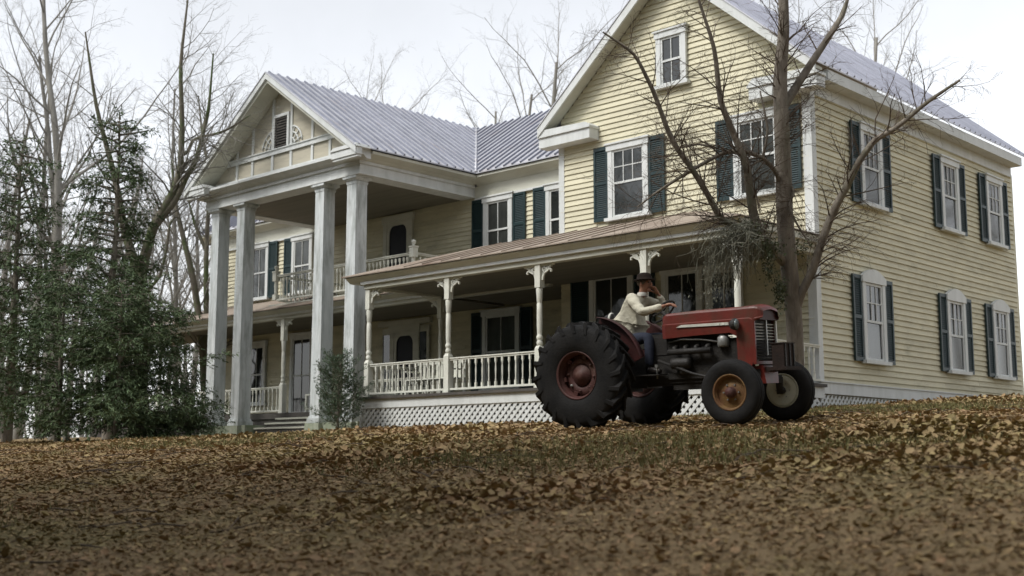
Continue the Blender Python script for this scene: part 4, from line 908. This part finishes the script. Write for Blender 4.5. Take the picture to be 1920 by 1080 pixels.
hand('left_hand', (0.70,0.085,1.752), (-0.25,-0.55,0.75), (-0.9,0.2,-0.1), (-0.8,-0.3,0.1))

# ------------------------------------------------------------------ trees
def grow(rs, start, d, L, r, lvl, P, out):
    """recursive limb; out[lvl] collects (pts, radii)"""
    seg = max(3, int(L/P['seg'][lvl])); pts = [np.array(start, float)]; rad = [r]; d = np.array(d, float); d /= np.linalg.norm(d)
    r1 = r*P['taper'][lvl]
    for i in range(seg):
        d = d + rs.normal(0, P['wob'][lvl], 3) + np.array([0,0,P['up'][lvl]])
        d /= np.linalg.norm(d); pts.append(pts[-1] + d*L/seg); rad.append(r + (r1-r)*(i+1)/seg)
    out[lvl].append((pts, rad))
    if lvl + 1 < len(P['n']):
        n = P['n'][lvl]; n = int(rs.integers(max(1,n-1), n+2))
        for k in range(n):
            f = P['start'][lvl] + (1-P['start'][lvl])*(k+rs.uniform(0.2,0.9))/n; q = min(f*seg, seg-0.01); i = int(q); p = pts[i] + (pts[i+1]-pts[i])*(q-i)
            t = pts[i+1]-pts[i]; t /= np.linalg.norm(t)
            a = rs.uniform(0, 2*math.pi); e = np.cross(t, (0.3,0.2,0.9)); e /= np.linalg.norm(e); g = np.cross(t, e)
            ang = P['ang'][lvl] * rs.uniform(0.7,1.3); nd = t*math.cos(ang) + (math.cos(a)*e+math.sin(a)*g)*math.sin(ang)
            grow(rs, p, nd, L*P['len'][lvl]*rs.uniform(0.6,1.15)*(1.15-0.5*f), max(0.0022, (rad[i])*P['rad'][lvl]), lvl+1, P, out)
SIDES = [9, 6, 4, 3, 3]
def limbs_mesh(lst, sides):
    b = MB()
    for pts, rad in lst: b.tube(pts, rad, sides, False)
    return b
PB = dict(seg=[1.2,0.6,0.4,0.3,0.25], taper=[0.25,0.22,0.25,0.3,0.4], wob=[0.05,0.10,0.15,0.2,0.2], up=[0.03,0.06,0.05,0.03,0.0], n=[12,8,6,4,0], start=[0.32,0.2,0.15,0.1,0], len=[0.40,0.45,0.45,0.5,0.5], rad=[0.42,0.42,0.45,0.6,0.6], ang=[0.75,0.75,0.7,0.7,0.7])
def bare_tree(seed, H, r, P=PB, bm='hazed_farbark'):
    rs = np.random.default_rng(seed); out = [[] for _ in P['n']]
    grow(rs, (0,0,-0.3), (rs.normal(0,0.05), rs.normal(0,0.05), 1), H, r, 0, P, out)
    t = empty('bare_tree'); limbs_mesh(out[0], 9).build('trunk', M[bm], t)
    c = MB()
    for l in range(1, len(out)):
        for pts, rad in out[l]: c.tube(pts, rad, SIDES[l], False)
    c.build('crown', M[bm], t); return t
protos = [bare_tree(11, 15, 0.20), bare_tree(12, 12.5, 0.14), bare_tree(13, 17, 0.26), bare_tree(14, 10, 0.10), bare_tree(15, 14, 0.17)]
tr_rng = random.Random(77)
def place_tree(i, x, y, rz, s, label, group):
    p = protos[i]; o = copy_tree(p)
    o.location = (x, y, float(gz(x, y))); o.rotation_euler = (tr_rng.uniform(-0.03,0.03), tr_rng.uniform(-0.03,0.03), rz); o.scale = (s, s, s*tr_rng.uniform(0.9,1.15))
    tag(o, label.replace('leafless', ['tall leafless', 'slender leafless', 'thick-trunked leafless', 'small young leafless', 'medium-sized leafless'][i], 1), 'tree', group); return o
def polar(px, D):
    a = at(px, 862, 1.0); a = a/math.hypot(a[0], a[1]); return a[0]*D, a[1]*D
for k in range(64):      # woods to the left of the house
    px = -160 + 620*((k*0.618034) % 1.0) + tr_rng.uniform(-12,12); D = 42 + 62*((k*0.7548) % 1.0)
    x, y = polar(px, D)
    if x > Xml-3.5 and y > 20: continue
    place_tree(tr_rng.choice([0,1,1,3,3,4,2]), x, y, tr_rng.uniform(0,6.28), tr_rng.uniform(0.75,1.15), 'leafless grey tree in the woods to the left of the house', 'bare trees in the woods left of the house')
for k in range(16):      # behind the house
    px = 480 + 1250*(k+0.5)/16 + tr_rng.uniform(-30,30); D = 58 + 30*((k*0.618) % 1.0); x, y = polar(px, D)
    place_tree(tr_rng.choice([0,2,4]), x, y, tr_rng.uniform(0,6.28), tr_rng.uniform(1.0,1.3), 'leafless tree showing above the roof behind the house', 'bare trees behind the house')
for k in range(12):      # right of the house
    px = 1820 + 260*((k*0.618) % 1.0); D = 40 + 40*((k*0.37) % 1.0); x, y = polar(px, D)
    if x < Xr+3: x = Xr+3+tr_rng.uniform(0,8)
    place_tree(tr_rng.choice([0,1,3,4]), x, y, tr_rng.uniform(0,6.28), tr_rng.uniform(0.8,1.1), 'leafless tree in the woods beyond the right side of the house', 'bare trees right of the house')
for k in range(10):      # across the lawn behind the viewer, mirrored in the window panes
    a = R(-75 + 190*(k+0.5)/10); D = 24 + 22*((k*0.618) % 1.0); x, y = D*math.sin(a)+4, -D*math.cos(a)+2
    place_tree(tr_rng.choice([0,1,2,4]), x, y, tr_rng.uniform(0,6.28), tr_rng.uniform(0.9,1.25), 'leafless tree on the lawn opposite the house front', 'bare trees opposite the house')
for p in protos:
    for ch in list(p.children): bpy.data.objects.remove(ch)
    bpy.data.objects.remove(p)

# leaning mossy trees at the left, surveyed limbs
def limb(b, pix, D, r, sides=8, dz=None):
    pts = [at(x, y, D + (0 if dz is None else dz[i])) for i, (x, y) in enumerate(pix)]
    # smooth resample
    P_ = np.array(pts); t = np.arange(len(P_)); tt = np.linspace(0, len(P_)-1, (len(P_)-1)*4+1); Q = np.stack([np.interp(tt, t, P_[:,k]) for k in range(3)], 1)
    Q[1:-1] = (Q[:-2]+2*Q[1:-1]+Q[2:])/4
    rr = np.interp(tt, t, r) if hasattr(r, '__len__') else [r]*len(Q)
    b.tube(list(Q), list(rr), sides, False); return Q, rr
def twigs_along(rs, out, Q, rr, n, L, lvlP, f0=0.1, lvl=0):
    for k in range(n):
        f = f0 + (1-f0)*rs.uniform(); q = f*(len(Q)-1.01); i = int(q); p = Q[i]+(Q[i+1]-Q[i])*(q-i); t = Q[i+1]-Q[i]; t = t/np.linalg.norm(t)
        a = rs.normal(0,1,3); a -= t*np.dot(a,t); a /= np.linalg.norm(a); nd = t*0.6 + a*0.9 + np.array([0,0,0.25])
        grow(rs, p, nd, L*rs.uniform(0.5,1.2), min(0.012 if L < 1 else 0.03, max(0.004, rr[i]*0.3)), lvl, lvlP, out)
PT = dict(seg=[0.35,0.25,0.2], taper=[0.3,0.35,0.5], wob=[0.16,0.2,0.2], up=[0.03,0.02,0.0], n=[5,4,0], start=[0.15,0.1,0], len=[0.55,0.5,0.5], rad=[0.55,0.6,0.6], ang=[0.75,0.7,0.7])
def surveyed_tree(name, label, limbs, D, seed, ntw, Ltw, trunk_m, twig_m, P=PT, cat='tree', base=None, skip=0.1):
    rs = np.random.default_rng(seed); root = empty(name, base if base is not None else (0,0,0)); root['wl'] = tuple(base) if base is not None else (0,0,0)
    tag(root, label, cat); tb_ = MB(); out = [[] for _ in P['n']]
    Qs = []
    for pix, r, dz in limbs:
        Q, rr = limb(tb_, pix, D, r, 10 if max(r) > 0.06 else 6, dz); Qs.append((Q, rr))
    for qi, (Q, rr) in enumerate(Qs): twigs_along(rs, out, Q, rr, max(2, int(ntw*len(Q)/20)), Ltw, P, 0.62 if (qi == 0 and skip > 0.2) else 0.12)
    tb_.build('trunk', M[trunk_m], root)
    c = MB()
    for l in range(len(out)):
        for pts, rad in out[l]: c.tube(pts, rad, [4,3,3][l], False)
    c.build('crown', M[twig_m], root)
    return root, Qs
bL = at(262, 800, 33.0)
mt, mq = surveyed_tree('leaning_tree', 'leaning mossy forked tree beside the left end of the house', [
  ([(250,830),(262,700),(268,600),(262,520),(285,430),(325,360),(338,320),(342,245),(338,120),(352,0)], [0.20,0.18,0.17,0.155,0.13,0.10,0.085,0.07,0.05,0.025], None),
  ([(285,430),(330,375),(350,330),(368,300),(378,262),(392,200),(400,100)], [0.11,0.085,0.075,0.068,0.055,0.04,0.02], None),
  ([(340,290),(352,285),(362,262),(380,256),(410,250),(432,240),(470,215)], [0.06,0.05,0.045,0.04,0.035,0.03,0.015], None),
  ([(262,520),(235,440),(215,330),(180,200),(160,60)], [0.14,0.11,0.08,0.05,0.02], None)], 33.0, 31, 22, 1.5, 'mossbark', 'hazed_farbark', base=(bL[0],bL[1],bL[2]))
bL = at(372, 760, 40.0)
surveyed_tree('slender_tree', 'slender bare sapling with crossing stems left of the columns', [
  ([(385,780),(380,640),(362,520),(340,430),(328,380),(322,300)], [0.13,0.12,0.10,0.08,0.06,0.03], None),
  ([(390,770),(388,640),(386,500),(390,400),(398,340),(380,262),(372,180)], [0.10,0.10,0.08,0.07,0.06,0.04,0.02], None),
  ([(386,470),(365,420),(352,370)], [0.06,0.05,0.02], None), ([(262,560),(300,520),(312,470),(318,420),(332,400)], [0.06,0.055,0.05,0.04,0.02], None)], 40.0, 32, 26, 1.6, 'mossbark', 'hazed_farbark', base=(bL[0],bL[1],bL[2]))

# conifers
def conifer(name, label, loc, H, wid, seed, nb, m='cedar', spray=9, droop=0.15, zlow=0.05, shape=0.8, ls=0.22, lean=(0,0), cat='tree', r0=None, dens=1.0, hang=0.25):
    rs = np.random.default_rng(seed); root = empty(name, loc); tag(root, label, cat)
    tb_ = MB(); r0 = r0 or H*0.018
    top = np.array([lean[0], lean[1], H]); n = 8
    tp_ = [top*(i/n)+np.array([rs.normal(0,0.02*H/8), rs.normal(0,0.02*H/8), 0])*(i>0) - np.array([0,0,0.2])*(i==0) for i in range(n+1)]
    tb_.tube(tp_, [r0*(1-0.93*i/n) for i in range(n+1)], 8, False)
    P_, D_, N_, l_, w_ = [], [], [], [], []
    for k in range(nb):
        f = zlow + (1-zlow)*((k+rs.uniform())/nb)**0.9; z = f*H; base = top*f
        L = wid*((1-f)**shape)*rs.uniform(0.55,1.15) + 0.12*wid*rs.uniform()
        a = k*2.39996 + rs.normal(0,0.4); d = np.array([math.cos(a), math.sin(a), rs.normal(0.25,0.15)]); d /= np.linalg.norm(d)
        m_ = max(4, int(L/0.22)); p = base.copy(); pts = [p.copy()]
        for i in range(m_):
            d = d + np.array([0,0,-droop/m_*1.6]) + rs.normal(0,0.06,3); d /= np.linalg.norm(d); p = p + d*L/m_; pts.append(p.copy())
        tb_.tube(pts, [max(0.004, r0*0.22*(1-0.9*i/m_)) for i in range(m_+1)], 4, False)
        pa = np.array(pts); nbl = max(5, int(L/0.11*dens))
        for s in range(nbl):
            f2 = 0.12 + 0.88*(s+rs.uniform())/nbl; q = f2*(m_-0.01); i = int(q); o = pa[i]+(pa[i+1]-pa[i])*(q-i); t = pa[i+1]-pa[i]; t /= np.linalg.norm(t)
            sd = np.cross(t, (0,0,1)); sd /= max(np.linalg.norm(sd),1e-6); sg = 1 if s % 2 else -1
            bl = L*0.42*(1.1-0.75*f2)*rs.uniform(0.5,1.2) + ls*0.8
            dd = t*rs.uniform(0.5,1.0) + sd*sg*rs.uniform(0.35,1.0) + np.array([0,0,rs.normal(0.0,0.22)]); dd /= np.linalg.norm(dd)
            k2 = max(3, int(bl/(ls*0.33))); u = (np.arange(k2)+rs.uniform(0,1,k2))/k2
            c_ = o + dd*(bl*u)[:,None] + np.array([0,0,-1.0])*(hang*bl*u**2)[:,None] + rs.normal(0,0.03*ls/0.15,(k2,3))
            for rr_ in range(spray):
                P_.append(c_); D_.append(dd*0.8 + rs.normal(0,0.42,(k2,3)) + np.array([0,0,-hang])); N_.append(rs.normal(0,0.5,(k2,3))+np.array([0,0,1])); l_.append(ls*rs.uniform(0.4,1.0,k2)); w_.append(ls*rs.uniform(0.10,0.2,k2))
    P_, D_, N_, l_, w_ = [np.concatenate(q) for q in (P_, D_, N_, l_, w_)]
    tb_.build('trunk', M['bark'], root)
    V, F = kites(np.array(P_), np.array(D_), np.array(N_), np.array(l_), np.array(w_))
    tri_mesh('crown', V, F, M[m], root); return root
def on_ground(px, D):
    a = at(px, 862, 1.0); p = a*D; return (p[0], p[1], float(gz(p[0], p[1]))-0.03)
conifer('cedar_tree', 'tall dark green cedar at the left edge of the view', on_ground(200, 30.0), 8.3, 1.7, 41, 95, 'cedar', 4, 0.15, 0.24, 0.35, 0.17, lean=(-0.3,0.1), hang=0.35, dens=0.95)
conifer('cedar_tree', 'broad spreading dark cedar covering the left end of the porch', on_ground(268, 27.0), 3.3, 1.7, 42, 80, 'cedar', 4, 0.2, 0.04, 0.35, 0.15, hang=0.35, dens=0.95)
conifer('cedar_tree', 'dark bushy cedar low on the left beneath the tall cedar', on_ground(215, 26.0), 3.5, 1.7, 43, 80, 'cedar', 4, 0.2, 0.03, 0.4, 0.15, hang=0.35, dens=0.95)
conifer('cedar_tree', 'round dark cedar bush outside the left end of the porch roof', on_ground(105, 27.0), 4.3, 1.8, 44, 70, 'cedar', 4, 0.15, 0.03, 0.45, 0.17, hang=0.35)
conifer('cedar_tree', 'tall cedar furthest left in front of the woods', on_ground(10, 33.0), 8.5, 2.0, 45, 85, 'cedar', 3, 0.1, 0.10, 0.4, 0.22, hang=0.35)
conifer('cedar_shrub', 'feathery young cedar shrub at the foot of the two right columns', on_ground(632, 27.6), 1.65, 0.8, 46, 80, 'young_cedar', 4, -0.5, 0.03, 0.2, 0.085, cat='shrub', hang=-0.1, dens=1.4)
conifer('low_juniper', 'low dark juniper spreading at the foot of the left columns', on_ground(335, 26.4), 0.7, 1.1, 47, 46, 'cedar', 4, 0.1, 0.1, 0.3, 0.11, cat='shrub')
# unseen evergreens added to block low sky light and darken the porches
pe = conifer('sky_blocker_pine', 'unseen tall dark pine added opposite the house front to block sky light', (0,0,0), 15.0, 3.6, 48, 90, 'cedar', 2, 0.2, 0.08, 0.5, 0.6, dens=0.45)
for k in range(44):
    a = R(-74 + 170*(k+0.5)/44); D = 12 + 13*((k*0.618) % 1.0); x, y = D*math.sin(a)*1.25+3, -D*math.cos(a)+1
    o = pe if k == 0 else copy_tree(pe)
    o.location = (x, y, float(gz(x, y))-0.2); o.rotation_euler = (0,0,k*1.7); sc_ = 1.15+0.4*((k*0.37) % 1.0); o.scale = (sc_, sc_, sc_)
    o['group'] = 'sky-blocking pines added opposite the house'
for k in range(26):  # flanking pines, also added to block sky light from the sides
    if k < 13: x, y, lb, gr = -26 - 30*((k*0.618) % 1.0), -9 + 17*(k/12.0)*((k*0.37+0.3) % 1.0), 'unseen tall dark pine added left of the yard to block sky light', 'sky-blocking pines added left of the yard'
    else: x, y, lb, gr = 13 + 14*((k*0.618) % 1.0), -2 + 34*((k-13)/12.0), 'unseen tall dark pine added right of the yard to block sky light', 'sky-blocking pines added right of the yard'
    o = copy_tree(pe); o.location = (x, y, float(gz(x, y))-0.2); o.rotation_euler = (0,0,k*2.1); sc_ = 1.0+0.35*((k*0.37) % 1.0); o.scale = (sc_, sc_, sc_); o['label'] = lb; o['group'] = gr
# the tree behind the tractor nose
DT = 17.6
fb_ = on_ground(1492, DT)
PY = dict(seg=[0.25,0.2,0.15], taper=[0.3,0.35,0.5], wob=[0.13,0.2,0.25], up=[-0.02,-0.05,-0.04], n=[6,4,0], start=[0.1,0.1,0], len=[0.6,0.6,0.5], rad=[0.5,0.6,0.6], ang=[0.65,0.7,0.7])
ft, fq = surveyed_tree('yard_tree', 'bare yard tree with grey trunk growing just behind the tractor nose', [
  ([(1496,800),(1493,740),(1491,640),(1487,570),(1477,480),(1471,400),(1469,320),(1466,240),(1462,150),(1470,60),(1468,-60)], [0.135,0.128,0.118,0.118,0.125,0.12,0.115,0.11,0.10,0.08,0.06], None),
  ([(1490,590),(1503,548),(1525,505),(1540,455),(1560,400),(1590,345),(1612,300),(1640,262),(1680,240),(1740,190),(1800,150)], [0.062,0.062,0.060,0.058,0.056,0.052,0.047,0.042,0.036,0.028,0.016], [0,-.05,-.1,-.15,-.2,-.3,-.4,-.5,-.6,-.7,-.9]),
  ([(1478,500),(1450,470),(1425,440),(1412,400),(1405,350),(1400,310),(1375,250),(1350,190),(1340,90),(1310,0)], [0.075,0.075,0.072,0.066,0.06,0.055,0.048,0.04,0.03,0.018], [0,-.1,-.2,-.25,-.3,-.35,-.4,-.5,-.6,-.7]),
  ([(1425,440),(1385,425),(1352,412),(1330,370),(1300,320),(1270,280),(1252,245),(1225,170),(1190,100),(1130,60)], [0.055,0.05,0.045,0.042,0.04,0.037,0.035,0.03,0.022,0.012], [-.2,-.4,-.5,-.55,-.6,-.65,-.7,-.8,-.9,-1.0]),
  ([(1466,350),(1452,318),(1430,295),(1395,283),(1360,285),(1330,300),(1290,323),(1255,345),(1225,365),(1195,388)], [0.035,0.033,0.032,0.032,0.03,0.028,0.025,0.022,0.016,0.008], [0,-.15,-.25,-.3,-.35,-.4,-.45,-.5,-.55,-.6]),
  ([(1430,295),(1436,270),(1440,240),(1425,170)], [0.022,0.02,0.018,0.01], [-.25,-.3,-.3,-.3]),
  ([(1428,298),(1410,310),(1402,330),(1418,365),(1425,400)], [0.018,0.017,0.015,0.012,0.008], [-.25,-.3,-.3,-.3,-.3]),
  ([(1470,330),(1490,360),(1478,390),(1500,430),(1520,460)], [0.03,0.022,0.018,0.015,0.010], [0,-.1,-.15,-.2,-.2]),
  ([(1345,278),(1310,270),(1285,275),(1262,282)], [0.016,0.014,0.012,0.006], [-.35,-.4,-.4,-.4]),
  ([(1469,200),(1520,120),(1580,30),(1600,-40)], [0.07,0.055,0.04,0.02], [0,.2,.4,.6])], DT, 51, 18, 0.8, 'bark', 'twig', P=PY, base=fb_, skip=0.42)
# ivy clump, hanging moss and withered vine on its left fork
rs = np.random.default_rng(9)
def clump(n, cx, cy, sx, sy, sd, droop, lng, wd, D):
    P_ = []; D_ = []
    for i in range(n):
        u, v = rs.normal(0,1), rs.normal(0,1); P_.append(at(cx+u*sx, cy+v*sy, D + rs.normal(0,sd))); D_.append(rs.normal(0,0.6,3)+np.array([0,0,-droop]))
    return kites(np.array(P_), np.array(D_), rs.normal(0,1,(n,3)), lng*rs.uniform(0.6,1.3,n), wd*rs.uniform(0.6,1.3,n))
parts = [clump(520,1418,440,16,18,0.18,0.2,0.05,0.022,17.3), clump(420,1442,466,14,10,0.15,0.3,0.05,0.022,17.3), clump(320,1462,545,6,16,0.08,0.1,0.05,0.028,17.45), clump(160,1385,430,15,8,0.12,0.3,0.05,0.022,17.2), clump(120,1505,465,9,14,0.1,0.3,0.05,0.03,17.4), clump(160,1440,505,6,16,0.1,0.3,0.05,0.028,17.4)]
V = np.concatenate([p[0] for p in parts]); off = np.cumsum([0]+[len(p[0]) for p in parts[:-1]]); F = np.concatenate([p[1]+o_ for p, o_ in zip(parts, off)])
o = tri_mesh('ivy', V - np.array(fb_), F, M['ivy'], ft); o.matrix_parent_inverse = Matrix.Identity(4)
b = MB()
for i in range(190):
    x0 = rs.normal(1402,24); y0 = rs.normal(440,14); tx = x0 - rs.uniform(5,70); ty = y0 + rs.uniform(25,105); D = 17.1+rs.normal(0,0.2)
    kx, ky = rs.normal(0,9), rs.normal(0,6)
    pts = [at(x0,y0,D), at(x0+(tx-x0)*0.45+kx*0.5, y0-4+ky, D), at(x0+(tx-x0)*0.85+kx, y0+(ty-y0)*0.25, D-0.05), at(tx+kx*0.6, y0+(ty-y0)*0.6, D), at(tx+rs.normal(0,7), ty, D)]
    b.tube([p-np.array(fb_) for p in pts], [0.006,0.005,0.004,0.003,0.002], 3, False)
    for q in range(2):
        j = int(rs.integers(1,4)); e = pts[j] + rs.normal(0,0.10,3) + np.array([0,0,-0.12]); b.tube([pts[j]-np.array(fb_), (pts[j]+e)/2-np.array(fb_)+rs.normal(0,0.02,3), e-np.array(fb_)], [0.003,0.003,0.0015], 3, False)
o = b.build('withered_vine', M['moss'], ft); o.matrix_parent_inverse = Matrix.Identity(4)
parts = [clump(300,1345,505,17,30,0.25,0.9,0.05,0.012,17.1), clump(380,1390,450,24,22,0.25,0.6,0.05,0.014,17.1), clump(160,1335,545,13,20,0.2,0.9,0.05,0.012,17.1)]
V = np.concatenate([p[0] for p in parts]); off = np.cumsum([0]+[len(p[0]) for p in parts[:-1]]); F = np.concatenate([p[1]+o_ for p, o_ in zip(parts, off)])
o = tri_mesh('hanging_moss', V - np.array(fb_), F, M['moss'], ft); o.matrix_parent_inverse = Matrix.Identity(4)

# ------------------------------------------------------------------ leaf litter and grass
rs = np.random.default_rng(3)
def scatter(n, dmin, dmax, power=1.0):
    u = rs.uniform(0,1,n); d = (dmin**power + u*(dmax**power-dmin**power))**(1/power); a = R(YAW) + rs.uniform(R(-26),R(26),n)
    return -np.sin(a)*d, np.cos(a)*d, d
x, y, d = scatter(235000, 4.6, 32.0, 1.12)
ok = ~((y > Yp-0.10) & (x > Xp0-0.1) & (x < Xr+0.02)) & ~((y > 20.6) & (x < Xp0)) & ~((x < Xr) & (y > Yb))
x, y, d = x[ok], y[ok], d[ok]; n = len(x)
z = gz(x, y)
clumpn = np.sin(x*2.1+np.sin(y*1.7))*np.cos(y*1.9+np.sin(x*1.3)); lift = np.abs(rs.normal(0,0.010,n)) + np.clip(clumpn,0,1)*0.010
P_ = np.stack([x,y,z+lift],1); az = rs.uniform(0,2*math.pi,n); D_ = np.stack([np.cos(az),np.sin(az),rs.normal(0,0.20,n)],1); N_ = np.stack([rs.normal(0,0.25,n),rs.normal(0,0.25,n),np.ones(n)],1)
sz = np.clip(rs.lognormal(-3.36,0.42,n),0.014,0.12)
drifts = [(-4.9,10.8,0.9,0.55,2600,0.13), (-3.6,8.6,1.1,0.6,1800,0.09), (-10.0,8.8,1.2,0.5,1500,0.07), (-14.5,14.0,1.3,0.6,1500,0.07), (-19.5,17.2,1.6,0.35,1500,0.07), (-6.0,6.2,0.8,0.5,1300,0.07), (-12.5,11.2,1.0,0.5,1200,0.06), (-9.2,22.6,1.0,0.9,1500,0.07), (-18.0,12.0,1.4,0.6,1400,0.07)]
for (cx, cy, sx_, sy_, k_, hh) in drifts:
    dx, dy = rs.normal(0,1,k_), rs.normal(0,1,k_); xx, yy = cx+dx*sx_*0.7-dy*sy_*0.5, cy+dx*sx_*0.5+dy*sy_*0.7
    keep = ~((xx < Xr+0.1) & (yy > Yp-0.3)); xx, yy, dx, dy = xx[keep], yy[keep], dx[keep], dy[keep]; m_ = len(xx)
    P_ = np.concatenate([P_, np.stack([xx, yy, gz(xx,yy)+hh*np.exp(-(dx**2+dy**2)/2)*rs.uniform(0.2,1.0,m_)+0.01], 1)])
    a_ = rs.uniform(0,6.28,m_); D_ = np.concatenate([D_, np.stack([np.cos(a_),np.sin(a_),rs.normal(0,0.4,m_)],1)]); N_ = np.concatenate([N_, np.stack([rs.normal(0,0.5,m_),rs.normal(0,0.5,m_),np.ones(m_)],1)])
    sz = np.concatenate([sz, rs.uniform(0.05,0.11,m_)])
n = len(sz); sz = sz*np.interp(np.hypot(P_[:,0],P_[:,1]), [4,8,14], [0.62,0.75,1.0])
V, F = leaves(P_, D_, N_, sz, sz*rs.uniform(0.5,0.95,n), rs.normal(0.6,0.5,n))
o = tri_mesh('leaf_litter', V, F, M['leaf']); tag(o, 'dry brown fallen leaves scattered over the yard', 'leaves', kind='stuff')
x, y, d = scatter(110000, 4.5, 30.0, 1.25)
gm = np.sin(x*0.55+1.2*np.sin(y*0.4))+np.cos(y*0.8+0.6*x*0.3)+rs.normal(0,0.45,len(x))
ok = (gm > 0.95) & ~((y > Yp-0.12) & (x > Xp0-0.1) & (x < Xr+0.05)) & ~((y > 20.6) & (x < Xp0)) & ~((x < Xr+0.05) & (y > Yb))
x, y = x[ok], y[ok]; n = len(x); z = gz(x, y)
P_ = np.stack([x,y,z-0.005],1); D_ = np.stack([rs.normal(0,0.45,n),rs.normal(0,0.45,n),np.ones(n)],1); N_ = rs.normal(0,1,(n,3))
V, F = kites(P_, D_, N_, rs.uniform(0.05,0.12,n), rs.uniform(0.008,0.016,n))
o = tri_mesh('grass', V, F, M['grass']); tag(o, 'short olive winter grass showing through the fallen leaves', 'grass', kind='stuff')

# fallen twigs
b = MB(); x, y, d = scatter(420, 8.0, 24.0, 1.3)
for i in range(len(x)):
    if y[i] > Yp-0.3: continue
    a = rs.uniform(0, 6.28); L_ = rs.uniform(0.12, 0.6); p = np.array([x[i], y[i], float(gz(x[i], y[i]))+0.018]); e = p + np.array([math.cos(a), math.sin(a), 0])*L_; e[2] = float(gz(e[0], e[1])) + rs.uniform(0.015,0.06)
    mid = (p+e)/2 + rs.normal(0,0.02,3); b.tube([p, mid, e], [0.007,0.006,0.003], 4, False)
o = b.build('fallen_twigs', M['twig']); tag(o, 'thin grey twigs fallen among the leaves on the yard', 'twigs', kind='stuff')
